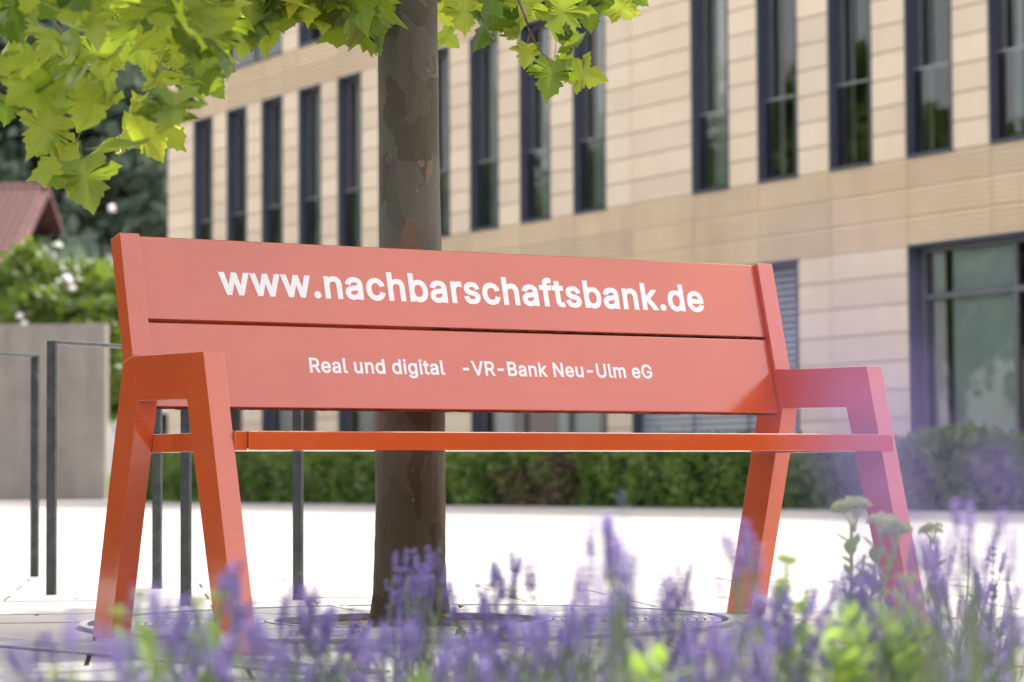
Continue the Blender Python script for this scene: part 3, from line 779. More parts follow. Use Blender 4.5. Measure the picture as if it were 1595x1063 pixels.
# side rails carrying the seat
SB, ST, SZ = .2609, .4543, .4134
RW = .028
ib, if_ = -.252, .2470
for sgn in (-1, 1):
    a_in = sgn * (W / 2 - T) ; a0, a1 = sorted((a_in, a_in - sgn * RW))
    poly = [(-.222, SZ), (.2600, SZ), (.2600, ST - .0005), (-.205, ST - .0005)]
    MB().prism(poly, a0 + .0004, a1 - .0004, fnb).build('side_rail', M['orange'], bench, bevel=.0012)
    wd = MB()
    for (b_, off) in ((.2495, 0), (-.238, 0)):
        pts = []; rd = []
        for i in range(22):
            z = SZ + (ST - SZ) * i / 21; bb_ = b_ - (z - .4134) * (.26 if b_ > 0 else -.28)
            pts.append((a_in - sgn * (.001 + rnd.uniform(0, .0012)), -(bb_ + .006 + rnd.uniform(-.001, .001)), z)); rd.append(.0026 + rnd.uniform(-.0008, .0012))
        wd.tube(pts, rd, 6)
    wd.build('weld', M['weld'], bench, smooth=True)
xl, xr = -(W / 2 - T) + RW + .001, (W / 2 - T) - RW - .001
MB().box(xl, xr, -.2594, .195, SZ + .004, ST).build('seat', M['orange'], bench, bevel=.002)
fa = MB(); fa.box(xl, W / 2 - .019, -.2665, -.2606, SZ + .001, ST - .0012); fa.build('seat_edge', M['orange'], bench, bevel=.001)
# backrest boards, 15 mm behind the front of the uprights
ue = (Vector(P_['UTf']) - Vector(P_['J'])); ul = ue.length; ue.normalize(); un = Vector((ue.y, -ue.x))   # outward (front) normal in (b,z)
un = un if un.x > 0 else -un
REC = .0150
bo = Vector(P_['J']) - un * REC                 # origin of the board plane (b,z)
th = BT; ca, sa = math.cos(th), math.sin(th)
Rb = Matrix.Rotation(BT, 3, 'Z')
O3 = Rb @ Vector((0, -bo.x, bo.y)) + Vector((BX, BY, 0)); X3 = Rb @ Vector((1, 0, 0)); U3 = Rb @ Vector((0, -ue.x, ue.y)); N3 = Rb @ Vector((0, -un.x, un.y))
def onboard(px, py):
    d = at(px, py, 1.0) - Vector((0, 0, CAM_H)); c0 = Vector((0, 0, CAM_H))
    t_ = (O3 - c0).dot(N3) / d.dot(N3); q = c0 + d * t_ - O3
    return q.dot(X3), q.dot(U3)
def srange(*pp): return sum(onboard(*p)[1] for p in pp) / len(pp)
s_top = srange((220, 368.7), (1170, 412.6)); s_g1 = srange((240, 497.3), (1190, 525)); s_g0 = srange((240, 503.3), (1190, 529)); s_bot = srange((400, 637.8), (1200, 640.6))
print('board s', s_top, s_g1, s_g0, s_bot, onboard(220, 368.7), onboard(1170, 412.6), onboard(400, 637.8), onboard(1200, 640.6))
BTH = .022
def board(s0, s1):
    poly = [bo + ue * s0, bo + ue * s1, bo + ue * s1 - un * BTH, bo + ue * s0 - un * BTH]
    return MB().prism([(v.x, v.y) for v in poly], -(W / 2 - T) + .0012, (W / 2 - T) - .0012, fnb).build('backrest_board', M['orange'], bench, bevel=.0016)
bt = board(s_g1, s_top); bb_ = board(s_bot, s_g0)
qb = [bo + ue * (s_g1 + .02) - un * (BTH + .0006), bo + ue * (s_g0 - .02) - un * (BTH + .0006), bo + ue * (s_g0 - .02) - un * (BTH + .006), bo + ue * (s_g1 + .02) - un * (BTH + .006)]
MB().prism([(v.x, v.y) for v in qb], -(W / 2 - T) + .004, (W / 2 - T) - .004, fnb).build('gap_backing', M['orange'], bench)  # strip added behind the boards so the gap between them reads dark
# chipped raw strips on the board undersides, lower one lengthened to hide a reflection
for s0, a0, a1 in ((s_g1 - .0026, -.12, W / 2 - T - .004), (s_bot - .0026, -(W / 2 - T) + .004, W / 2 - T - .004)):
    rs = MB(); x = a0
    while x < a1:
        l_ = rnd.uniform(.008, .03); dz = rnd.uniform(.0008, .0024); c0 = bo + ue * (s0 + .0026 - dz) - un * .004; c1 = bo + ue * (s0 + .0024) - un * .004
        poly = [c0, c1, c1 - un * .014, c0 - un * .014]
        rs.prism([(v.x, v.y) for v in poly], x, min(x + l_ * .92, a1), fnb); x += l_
    rs.build('raw_edge_cover', M['raw_edge_cover'], bench)
# outlines of the sans-serif letters on the bench: per letter its advance and closed curves (handle, point, handle), in 1/1000 of the size
GLYPH = {
  'w': (567, [[[158,0,138,0,99,126],[61,253,22,379,44,379],[66,379,87,379,102,324],[118,269,134,214,140,191],[147,165,154,137,161,108],[168,76,175,41,172,41],[168,41,165,41,172,75],[179,106,186,135,192,163],[199,190,206,214,222,269],[237,324,252,379,274,379],[295,379,316,379,332,324],[346,269,362,214,368,190],[375,164,382,136,388,107],[395,76,402,41,398,41],[395,41,391,41,398,76],[406,107,413,135,420,164],[427,190,434,214,449,269],[464,324,480,379,501,379],[523,379,545,379,506,253],[468,126,430,0,409,0],[389,0,368,0,352,57],[335,114,319,172,314,189],[309,207,304,225,300,243],[295,261,290,280,286,299],[281,318,276,338,281,338],[286,338,290,338,286,318],[281,300,277,280,272,262],[267,243,262,225,258,206],[253,189,248,172,232,114],[215,57,199,0,178,0]]]),
  '.': (188, [[[108,-4,95,-4,83,-4],[72,0,63,9,54,18],[50,28,50,41,50,54],[54,64,63,73,72,82],[83,87,95,87,108,87],[119,82,128,73,137,64],[141,54,141,41,141,28],[137,18,128,9,119,0]]]),
  'n': (410, [[[114,249,114,227,114,151],[114,76,114,0,93,0],[73,0,53,0,53,126],[53,253,53,379,72,379],[92,379,112,379,112,349],[112,318,112,288,109,288],[106,288,102,288,114,322],[131,347,152,362,174,377],[199,384,227,384,253,384],[276,379,295,369,314,358],[330,342,341,321,352,300],[357,273,357,240,357,160],[357,80,357,0,337,0],[316,0,296,0,296,78],[296,157,296,235,296,265],[288,288,273,304,258,321],[237,329,210,329,192,329],[175,325,161,317,146,310],[135,298,126,283,118,267]]]),
  'a': (389, [[[182,-8,160,-8,136,-8],[114,-4,94,5,75,14],[59,27,48,45,36,62],[30,83,30,108,30,130],[35,147,43,161,52,174],[63,185,78,193,92,201],[108,207,125,211,143,214],[160,218,178,220,201,223],[220,225,234,227,248,228],[258,231,265,235,272,239],[276,245,276,255,276,255],[276,256,276,257,276,272],[273,286,267,297,261,308],[252,316,240,322,228,328],[213,331,196,331,178,331],[162,328,149,322,136,317],[126,309,118,301,110,292],[104,283,100,274,80,280],[61,285,41,291,50,314],[62,332,78,346,95,360],[113,369,133,375,153,381],[173,384,194,384,208,384],[223,383,239,379,255,376],[271,370,286,360,301,351],[313,338,322,320,332,303],[337,280,337,251,337,168],[337,84,337,0,317,0],[297,0,276,0,276,17],[276,35,276,52,275,52],[274,52,272,52,268,43],[261,34,252,25,243,15],[230,7,215,1,200,-5]],[[155,45,170,45,193,45],[212,50,228,59,244,68],[255,79,263,93,272,107],[276,122,276,138,276,155],[276,172,276,190,273,187],[268,184,260,182,251,180],[242,178,231,176,221,174],[210,172,200,171,190,170],[182,169,176,168,161,166],[147,163,134,159,122,154],[111,148,103,139,96,131],[92,119,92,105,92,92],[95,81,102,72,109,63],[118,57,130,52,142,48]]]),
  'c': (396, [[[226,-8,207,-8,173,-8],[143,0,117,16,91,33],[71,56,56,85,41,114],[34,148,34,187,34,227],[41,262,56,291,71,320],[91,344,117,360,143,376],[173,384,207,384,226,384],[244,382,260,377,276,372],[292,365,305,356,319,347],[330,335,340,322,350,308],[357,294,362,277,342,272],[322,267,303,262,300,272],[296,281,290,289,285,297],[278,304,270,311,262,317],[252,322,242,325,232,328],[220,330,207,330,182,330],[162,323,145,310,129,297],[116,280,108,258,100,237],[96,213,96,187,96,162],[100,139,108,117,116,96],[129,79,145,66,162,53],[182,46,207,46,220,46],[232,48,243,52,253,55],[262,60,271,66,279,72],[286,80,292,89,297,97],[302,107,304,117,324,112],[343,107,363,102,358,85],[351,70,341,56,332,43],[320,31,306,21,293,12],[277,4,261,-1,244,-6]]]),
  'h': (410, [[[114,249,114,227,114,151],[114,76,114,0,93,0],[73,0,53,0,53,170],[53,339,53,509,73,509],[93,509,114,509,114,435],[114,361,114,288,110,288],[106,288,102,288,114,322],[131,347,152,362,174,377],[199,384,227,384,253,384],[276,379,295,369,315,358],[330,342,341,321,352,300],[357,273,357,240,357,160],[357,80,357,0,337,0],[316,0,296,0,296,78],[296,157,296,235,296,265],[288,288,273,304,258,321],[237,329,210,329,192,329],[175,325,161,317,146,310],[135,298,126,283,118,267]]]),
  'b': (424, [[[261,-8,229,-8,206,-8],[187,-4,172,4,158,12],[146,21,138,31,130,42],[123,51,118,59,116,59],[114,59,112,59,112,39],[112,20,112,0,92,0],[72,0,53,0,53,170],[53,339,53,509,73,509],[93,509,114,509,114,446],[114,382,114,319,115,319],[117,319,118,319,123,327],[129,336,137,346,146,356],[157,365,171,373,186,380],[205,384,229,384,261,384],[289,376,313,360,337,345],[356,322,370,293,383,263],[390,229,390,189,390,149],[384,114,370,84,356,55],[338,32,313,16,289,0]],[[197,47,220,47,244,47],[263,53,279,66,296,78],[308,95,316,117,324,138],[328,162,328,190,328,216],[324,240,316,261,308,282],[296,299,280,311,264,324],[244,330,220,330,197,330],[177,324,161,312,145,300],[133,284,125,263,117,242],[113,218,113,190,113,161],[117,136,125,115,133,94],[146,77,162,65,178,53]]]),
  'r': (259, [[[73,0,53,0,53,126],[53,253,53,379,72,379],[92,379,112,379,112,360],[112,340,112,321,113,321],[114,321,115,321,122,340],[135,356,152,367,170,379],[190,385,213,385,218,385],[223,385,229,384,235,384],[240,384,243,384,243,363],[243,343,243,322,242,323],[237,323,230,324,223,325],[215,326,207,326,189,326],[173,322,159,315,145,307],[134,297,126,284,118,270],[114,255,114,237,114,158],[114,79,114,0,93,0]]]),
  's': (365, [[[211,-8,182,-8,156,-8],[132,-4,112,3,92,11],[75,23,62,38,49,53],[40,72,36,94,55,98],[74,102,94,106,99,86],[109,70,124,60,139,50],[158,45,181,45,208,45],[229,51,244,62,260,74],[268,87,268,103,268,116],[263,127,254,136,245,144],[231,151,212,155,191,160],[170,165,149,170,115,178],[89,191,72,208,55,225],[47,247,47,274,47,296],[53,315,65,332,77,348],[94,361,115,370,136,380],[160,384,187,384,213,384],[235,380,254,372,272,364],[287,353,299,339,310,325],[319,308,324,290,305,286],[287,281,268,277,264,292],[255,304,243,316,230,327],[212,332,187,332,165,332],[146,327,131,317,116,306],[109,293,109,277,109,263],[114,252,124,243,134,235],[150,228,172,223,191,218],[210,214,229,209,264,201],[290,188,306,171,323,154],[331,133,331,106,331,84],[325,64,312,47,300,30],[282,16,260,6,237,-3]]]),
  'f': (254, [[[154,379,228,379,228,362],[228,344,228,327,154,327],[80,327,6,327,6,344],[6,362,6,379,80,379]],[[101,0,81,0,81,144],[81,288,81,432,81,453],[86,471,96,486,106,500],[119,511,135,519,152,526],[169,530,187,530,201,530],[213,529,222,527,232,525],[238,523,243,521,238,503],[232,486,227,468,224,470],[220,471,215,472,210,473],[203,474,195,474,176,474],[163,469,154,460,146,451],[142,437,142,419,142,279],[142,140,142,0,121,0]]]),
  't': (227, [[[138,379,204,379,204,362],[204,344,204,327,138,327],[72,327,6,327,6,344],[6,362,6,379,72,379]],[[65,345,65,471,85,471],[106,471,126,471,126,347],[126,222,126,98,126,81],[129,69,136,61,143,54],[154,50,170,50,174,50],[179,50,185,51,191,52],[197,53,202,54,206,36],[209,19,213,2,207,0],[200,-2,192,-3,184,-4],[176,-4,168,-4,136,-4],[110,4,92,21,74,38],[65,62,65,93,65,219]]]),
  'k': (381, [[[132,158,110,137,110,162],[110,187,110,212,114,212],[117,212,120,212,175,268],[230,323,284,379,310,379],[335,379,360,379,302,319],[243,259,184,199,182,199],[180,199,177,199,155,178]],[[73,0,53,0,53,170],[53,339,53,509,73,509],[93,509,114,509,114,339],[114,170,114,0,93,0]],[[320,0,294,0,245,62],[196,124,148,186,162,200],[177,214,191,229,252,152],[312,76,372,0,346,0]]]),
  'd': (424, [[[219,-8,195,-8,164,-8],[136,0,112,16,87,32],[68,55,55,84,41,114],[34,149,34,189,34,229],[41,263,55,293,69,322],[88,345,112,360,136,376],[164,384,196,384,219,384],[238,380,253,373,268,365],[279,356,287,346,296,336],[302,327,306,319,308,319],[309,319,311,319,311,382],[311,446,311,509,331,509],[351,509,372,509,372,339],[372,170,372,0,352,0],[332,0,313,0,313,20],[313,39,313,59,311,59],[309,59,307,59,302,51],[296,42,287,31,278,21],[267,12,252,4,238,-4]],[[181,47,204,47,228,47],[247,53,263,65,279,77],[291,94,299,115,308,136],[312,161,312,190,312,218],[308,242,300,263,292,284],[279,300,263,312,247,324],[228,330,204,330,181,330],[161,324,145,311,128,299],[116,282,108,261,100,240],[96,216,96,190,96,162],[100,138,109,117,117,95],[129,78,145,66,161,53]]]),
  'e': (404, [[[238,-8,212,-8,175,-8],[144,0,117,16,90,33],[70,56,56,85,41,114],[34,148,34,187,34,226],[41,260,55,290,69,319],[89,343,115,359,141,376],[171,384,205,384,226,384],[246,381,266,374,286,367],[303,356,319,341,335,326],[348,306,357,282,366,258],[371,228,371,194,371,186],[371,178,371,169,272,169],[174,169,75,169,75,186],[75,204,75,221,162,221],[250,221,338,221,329,215],[319,208,310,202,310,227],[306,249,298,268,290,288],[278,303,262,314,247,325],[228,330,205,330,182,330],[163,325,146,313,130,302],[118,288,109,270,100,252],[96,232,96,211,96,200],[96,189,96,178,96,150],[101,126,110,106,120,87],[134,72,151,62,168,51],[189,46,212,46,228,46],[241,48,254,53,266,57],[276,64,285,73,294,82],[301,92,306,106,325,101],[345,96,365,91,359,71],[349,54,335,39,321,24],[303,13,282,4,262,-4]]]),
  'R': (449, [[[82,0,60,0,60,170],[60,339,60,509,119,509],[177,509,236,509,275,509],[307,502,333,489,359,475],[378,457,390,433,403,410],[409,382,409,352,409,322],[403,295,390,271,378,248],[359,230,333,217,307,204],[275,198,236,198,189,198],[143,198,96,198,96,217],[96,236,96,255,142,255],[188,255,234,255,260,255],[281,259,298,267,314,275],[326,286,334,300,341,315],[345,332,345,352,345,372],[341,390,334,405,326,420],[314,431,298,440,281,448],[260,452,233,452,197,452],[161,452,125,452,125,301],[125,151,125,0,103,0]],[[378,0,353,0,312,76],[271,153,230,229,254,229],[279,229,303,229,344,153],[386,76,428,0,403,0]]]),
  'u': (410, [[[210,-5,182,-5,157,-5],[134,0,115,11,95,21],[80,37,69,59,58,80],[53,107,53,139,53,219],[53,299,53,379,73,379],[93,379,114,379,114,301],[114,222,114,144,114,114],[121,91,137,75,152,58],[173,50,200,50,218,50],[235,54,249,62,264,70],[275,81,283,97,292,112],[296,131,296,153,296,228],[296,304,296,379,316,379],[337,379,357,379,357,253],[357,126,357,0,337,0],[318,0,298,0,298,31],[298,61,298,92,301,92],[304,92,307,92,295,57],[279,32,257,17,236,2]]]),
  'l': (189, [[[147,-2,139,-2,110,-2],[88,5,74,20,60,35],[53,57,53,84,53,226],[53,367,53,509,73,509],[93,509,114,509,114,372],[114,235,114,99,114,81],[116,69,120,62,124,55],[133,52,146,52,152,52],[157,52,160,53,164,53],[167,54,170,54,173,37],[177,20,181,3,175,1],[169,0,162,-1,154,-2]]]),
  'g': (425, [[[238,-151,207,-151,179,-151],[154,-147,134,-140,113,-132],[96,-122,82,-110,69,-98],[58,-84,50,-69,68,-60],[84,-50,101,-41,107,-49],[113,-57,122,-66,130,-75],[141,-82,154,-88,168,-94],[186,-97,207,-97,238,-97],[263,-90,282,-75,302,-60],[311,-37,311,-6,311,19],[311,44,311,68,310,68],[308,68,306,68,302,60],[295,51,287,42,278,32],[267,23,252,16,238,8],[219,5,195,5,164,5],[137,12,113,27,88,41],[69,62,55,90,41,118],[34,152,34,191,34,230],[41,264,55,293,69,322],[88,345,112,360,137,376],[165,384,196,384,220,384],[239,381,254,373,268,365],[280,356,288,346,297,336],[303,327,308,319,309,319],[311,319,313,319,313,339],[313,359,313,379,333,379],[353,379,372,379,372,250],[372,120,372,-9,372,-42],[365,-69,350,-90,336,-111],[316,-126,290,-136,266,-146]],[[181,59,205,59,228,59],[248,64,264,75,280,86],[292,101,300,121,308,141],[312,165,312,193,312,220],[308,243,300,264,292,284],[280,300,264,312,248,324],[228,330,205,330,181,330],[161,324,145,312,129,299],[117,283,109,262,100,242],[96,218,96,193,96,166],[100,143,109,123,117,102],[129,87,145,76,162,65]]]),
  'i': (167, [[[73,0,53,0,53,126],[53,253,53,379,73,379],[93,379,114,379,114,253],[114,126,114,0,93,0]],[[96,443,84,443,72,443],[62,447,54,455,46,462],[41,472,41,483,41,494],[46,504,54,512,62,520],[72,524,84,524,96,524],[106,520,114,512,122,504],[126,494,126,483,126,472],[122,462,114,455,106,447]]]),
  '-': (453, [[[263,244,337,244,337,226],[337,207,337,188,263,188],[188,188,114,188,114,207],[114,226,114,244,188,244]]]),
  'V': (480, [[[228,0,204,0,141,170],[79,339,16,509,39,509],[62,509,84,509,120,408],[156,307,192,206,198,189],[206,166,215,137,224,109],[235,73,248,31,243,31],[239,31,235,31,247,74],[258,110,267,138,276,166],[284,189,290,206,325,307],[360,408,395,509,417,509],[440,509,463,509,401,339],[340,170,278,0,253,0]]]),
  'B': (456, [[[122,0,60,0,60,170],[60,339,60,509,120,509],[181,509,241,509,276,509],[306,503,329,491,352,478],[369,462,381,442,392,422],[398,399,398,374,398,352],[394,334,387,320,379,306],[369,294,356,286,344,277],[330,271,315,267,315,265],[315,264,315,262,331,261],[347,256,363,246,379,236],[392,221,402,203,413,185],[418,163,418,136,418,110],[412,87,400,67,388,46],[370,30,344,18,319,6],[287,0,246,0,184,0]],[[125,115,125,57,165,57],[205,57,245,57,284,57],[313,65,330,80,347,95],[355,114,355,137,355,154],[351,170,342,184,334,198],[322,210,306,218,290,226],[270,231,248,231,207,231],[166,231,125,231,125,173]],[[125,341,125,285,162,285],[200,285,238,285,257,285],[273,289,288,296,303,303],[315,313,323,326,332,339],[336,355,336,372,336,395],[328,414,313,429,297,444],[273,452,240,452,202,452],[163,452,125,452,125,396]]]),
  'N': (523, [[[82,0,60,0,60,170],[60,339,60,509,86,509],[111,509,136,509,205,400],[274,291,343,183,349,174],[355,164,363,151,370,138],[379,123,388,107,396,90],[405,73,414,55,411,54],[408,54,405,54,403,72],[401,90,401,108,400,126],[399,142,399,157,399,172],[399,185,399,195,399,300],[399,404,399,509,420,509],[442,509,463,509,463,339],[463,170,463,0,438,0],[412,0,387,0,325,97],[264,194,202,290,194,303],[186,316,177,331,169,345],[159,362,148,381,137,400],[124,424,108,452,111,453],[115,453,119,454,120,428],[121,405,122,384,123,362],[124,344,124,328,125,312],[125,300,125,291,125,194],[125,97,125,0,103,0]]]),
  'U': (517, [[[299,-8,259,-8,219,-8],[184,0,154,15,124,31],[101,53,85,80,68,107],[60,138,60,173,60,285],[60,397,60,509,82,509],[103,509,124,509,124,398],[124,288,124,178,124,154],[130,132,141,113,152,94],[167,79,187,68,207,57],[231,52,259,52,287,52],[311,57,331,68,351,79],[366,94,377,113,387,132],[393,154,393,178,393,288],[393,398,393,509,414,509],[436,509,457,509,457,397],[457,285,457,173,457,138],[449,107,433,80,416,53],[393,31,363,15,334,0]]]),
  'm': (610, [[[73,0,53,0,53,126],[53,253,53,379,72,379],[92,379,112,379,112,351],[112,323,112,295,111,295],[109,295,108,295,113,316],[121,332,132,346,144,359],[157,369,172,376,187,383],[203,386,219,386,247,386],[270,378,287,361,305,344],[316,322,321,295,318,295],[315,295,312,295,317,313],[325,330,337,343,349,357],[364,367,381,375,398,382],[416,386,437,386,459,386],[479,381,497,372,515,362],[530,348,541,328,551,309],[557,285,557,255,557,170],[557,85,557,0,536,0],[516,0,496,0,496,85],[496,169,496,254,496,281],[488,301,472,313,457,325],[439,330,419,330,402,330],[387,327,374,320,362,313],[352,303,345,290,339,278],[335,263,335,247,335,165],[335,82,335,0,315,0],[294,0,274,0,274,87],[274,173,274,260,274,281],[267,298,253,311,239,324],[221,330,199,330,185,330],[171,327,158,320,144,313],[134,303,126,289,118,276],[114,258,114,238,114,159],[114,79,114,0,93,0]]]),
  'G': (520, [[[309,-7,269,-7,223,-7],[184,4,149,25,115,46],[88,76,69,116,50,155],[40,201,40,254,40,308],[50,354,69,393,88,432],[115,462,149,484,183,505],[222,516,265,516,292,516],[317,512,340,504,364,496],[385,484,403,469,422,454],[437,437,449,416,461,396],[470,373,474,349,452,349],[430,349,408,349,403,365],[396,380,387,393,378,406],[368,418,356,427,344,436],[330,444,315,448,300,453],[284,456,265,456,235,456],[208,448,183,432,159,417],[139,394,125,364,111,334],[103,297,103,254,103,211],[111,175,125,145,140,115],[159,92,184,76,209,61],[237,53,269,53,297,53],[323,59,345,71,367,83],[384,101,396,123,409,146],[415,172,415,202,421,201],[428,200,434,199,384,199],[333,199,283,199,283,218],[283,237,283,256,348,256],[413,256,478,256,478,237],[478,219,478,200,478,158],[469,122,451,91,433,60],[408,36,377,19,345,2]]]),
  ' ': (188, []),
}
def lettering(txt, pl, pr, ph, hpx, parent, off=.0):
    """flat print: left and right end of the baseline in the photo, height of an ascender by two points"""
    from mathutils.geometry import delaunay_2d_cdt, interpolate_bezier
    def outline(sp_):
        pts = []
        for a, b in zip(sp_, sp_[1:] + sp_[:1]):
            p = [Vector((v[0] / 1000, v[1] / 1000, 0)) for v in ((a[2], a[3]), (a[4], a[5]), (b[0], b[1]), (b[2], b[3]))]
            straight = (p[1] - p[0]).cross(p[3] - p[0]).length < 2e-5 and (p[2] - p[0]).cross(p[3] - p[0]).length < 2e-5
            for q in ([p[0]] if straight else interpolate_bezier(*p, 7)[:-1]):
                q = Vector((q[0], q[1], 0))
                if not pts or (q - pts[-1]).length > .0015: pts.append(q)
        if (pts[0] - pts[-1]).length < .0015: pts.pop()
        return pts
    area = lambda P: sum(P[i - 1].x * P[i].y - P[i].x * P[i - 1].y for i in range(len(P))) / 2
    def fat(P, sgn):
        out = []
        for i in range(len(P)):
            a = (P[i] - P[i - 1]).normalized(); b = (P[(i + 1) % len(P)] - P[i]).normalized()
            na = Vector((a.y, -a.x, 0)) * sgn; nb = Vector((b.y, -b.x, 0)) * sgn; m_ = (na + nb)
            m_ = m_.normalized() / max(.55, math.sqrt(max(.01, (1 + na.dot(nb)) / 2))) if m_.length > .05 else na
            out.append(P[i] + m_ * off)
        return out
    V = []; Fc = []; x = 0.0
    for ch in txt:
        adv, sps = GLYPH[ch]
        ols = [outline(q) for q in sps]
        if ols:
            big = max(ols, key=lambda P: abs(area(P))); sg = 1 if area(big) > 0 else -1
            ols = [fat(P, sg) for P in ols]
            vv = []; ee = []
            for P in ols:
                n0 = len(vv); vv += [v.xy for v in P]; ee += [(n0 + q, n0 + (q + 1) % len(P)) for q in range(len(P))]
            r3 = delaunay_2d_cdt(vv, ee, [], 0, 1e-5)
            n0 = len(V); V += [(v.x + x, v.y, 0) for v in r3[0]]
            def inside(p):
                wn = 0
                for P in ols:
                    for q in range(len(P)):
                        a, b = P[q - 1], P[q]
                        if (a.y <= p.y) != (b.y <= p.y):
                            cr = (b.x - a.x) * (p.y - a.y) - (p.x - a.x) * (b.y - a.y)
                            if a.y <= p.y and cr > 0: wn += 1
                            elif a.y > p.y and cr < 0: wn -= 1
                return wn != 0
            for f_ in r3[2]:
                if inside(sum((r3[0][q] for q in f_), Vector((0, 0))) / len(f_)): Fc.append(tuple(n0 + q for q in f_))
        x += adv / 1000 + off * 1.15
    me = mesh('lettering', V, Fc)
    us = {q for f_ in Fc for q in f_}; xs = [V[q][0] for q in us]
    a0, s0 = onboard(*pl); a1, s1 = onboard(*pr); ah, sh_ = onboard(*ph[1]); al, sl2 = onboard(*ph[0])
    kx = (a1 - a0) / (max(xs) - min(xs)); kz = (sh_ - sl2) / (hpx + 2 * off)
    print('text', len(V), kx, kz)
    for v in me.vertices:
        x = a0 + (v.co.x - min(xs)) * kx; f_ = (v.co.x - min(xs)) / (max(xs) - min(xs)); s_ = s0 + (s1 - s0) * f_ + (v.co.y + off) * kz
        q = bo + ue * s_ + un * (.0006 + .00012 * v.co.z)
        v.co = (x, -q.x, q.y)
    bm = bmesh.new(); bm.from_mesh(me)
    for f_ in bm.faces:
        f_.normal_update()
        if f_.normal.y > 0: f_.normal_flip()
    bm.to_mesh(me); bm.free()
    o = link('lettering', me, M['white_print'], parent); o['kind'] = 'stuff'
    return o
# ascender of d / h is about .727 of the size in the default face
lettering('www.nachbarschaftsbank.de', (343, 459.5), (1098, 486.6), ((603, 469.5), (603, 425.0)), 0.509, bt, .0235)
lettering('Real und digital   -VR-Bank Neu-Ulm eG', (483, 580.8), (1017, 590.2), ((487, 581), (487, 557.6)), 0.509, bb_, .0205)

# ------------------------------------------------------------------ plane tree behind the bench
pt = empty('plane_tree', TREE); tag(pt, 'plane tree with mottled grey-brown trunk rising behind the orange bench', 'tree')
prof = [(-.06, .108), (.0, .100), (.03, .094), (.08, .090), (.2, .0875), (.4, .086), (.6, .084), (.8, .0795), (1.0, .0765), (1.25, .0755), (1.6, .076), (2.0, .074), (2.5, .068), (3.2, .055), (4.2, .035), (5.2, .012)]
NS, NR = 150, 72
V = []; Fc = []
from mathutils import noise as mn
for i in range(NS + 1):
    z = -.06 + 5.26 * (i / NS) ** 1.35
    for j in range(len(prof) - 1):
        if prof[j][0] <= z <= prof[j + 1][0] + 1e-6: f_ = (z - prof[j][0]) / (prof[j + 1][0] - prof[j][0]); r_ = prof[j][1] + (prof[j + 1][1] - prof[j][1]) * f_; break
    cx = .004 * math.sin(z * 2.3) + .0035 * z * .4; cy = .004 * math.sin(z * 1.7 + 1)
    for k in range(NR):
        a = 2 * math.pi * k / NR
        p = Vector((math.cos(a) * .25, math.sin(a) * .25, z * .9))
        rr_ = r_ * (1 + .035 * mn.noise(p * 6) + .012 * mn.noise(p * 26)) + (.012 * max(0, math.cos(a * 5 + .6)) * max(0, 1 - z / .12) if z < .12 else 0)
        cell = mn.cell(Vector((p.x * 22 + mn.noise(p * 9) * 1.4, p.y * 22, z * 6 + mn.noise(p * 12) * 1.2)))
        rr_ += .0011 * (cell - .5)
        V.append((cx + math.cos(a) * rr_, cy + math.sin(a) * rr_, z))
for i in range(NS):
    for k in range(NR): Fc.append((i * NR + k, i * NR + (k + 1) % NR, (i + 1) * NR + (k + 1) % NR, (i + 1) * NR + k))
link('trunk', mesh('trunk', V, Fc, True), M['bark'], pt)
# limbs in the crown
def limb(pts, r0, r1, name='branch', k=8):
    n_ = len(pts); MB().tube([Vector(p) - TREE for p in pts], [r0 + (r1 - r0) * i / (n_ - 1) for i in range(n_)], k).build(name, M['twig'] if r0 < .012 else M['bark'], pt, smooth=True)
for i in range(13):
    a = i * 2.4 + .3; z = 2.15 + i * .2; l_ = 2.3 * (1 - .03 * i)
    c, s_ = math.cos(a), math.sin(a)
    limb([TREE + Vector((0, 0, z)), TREE + Vector((c * l_ * .35, s_ * l_ * .35, z + .35)), TREE + Vector((c * l_ * .7, s_ * l_ * .7, z + .6)), TREE + Vector((c * l_, s_ * l_, z + .7))], .03, .006)
# drooping twigs that carry the leaves in view
tw = [[TREE + Vector((-.05, -.02, 2.1)), (-.8, 6.2, 2.0), (-1.0, 5.9, 1.62), at(80, 30, 5.75), at(150, 130, 5.7), at(110, 250, 5.6)],
      [(-.8, 6.2, 2.0), at(330, -90, 6.0), at(300, 20, 5.9), at(250, 150, 5.85), at(270, 215, 5.8)],
      [TREE + Vector((-.05, -.02, 2.1)), at(470, -140, 6.2), at(440, -30, 6.1), at(500, 20, 6.1)],
      [TREE + Vector((.05, 0, 2.1)), at(740, -120, 6.2), at(800, -20, 6.15), at(817, 22, 6.1), at(826, 55, 6.1), at(845, 84, 6.1), at(862, 98, 6.1)],
      [at(740, -120, 6.2), at(860, -60, 6.2), at(940, -20, 6.2), at(965, 2, 6.2)],
      [(-1.0, 5.9, 1.62), at(-60, 60, 5.3), at(20, 120, 5.3), at(60, 200, 5.3)]]
for i, p in enumerate(tw): limb(p, .009 if i not in (3, 4) else .007, .0016, 'twig', 6)
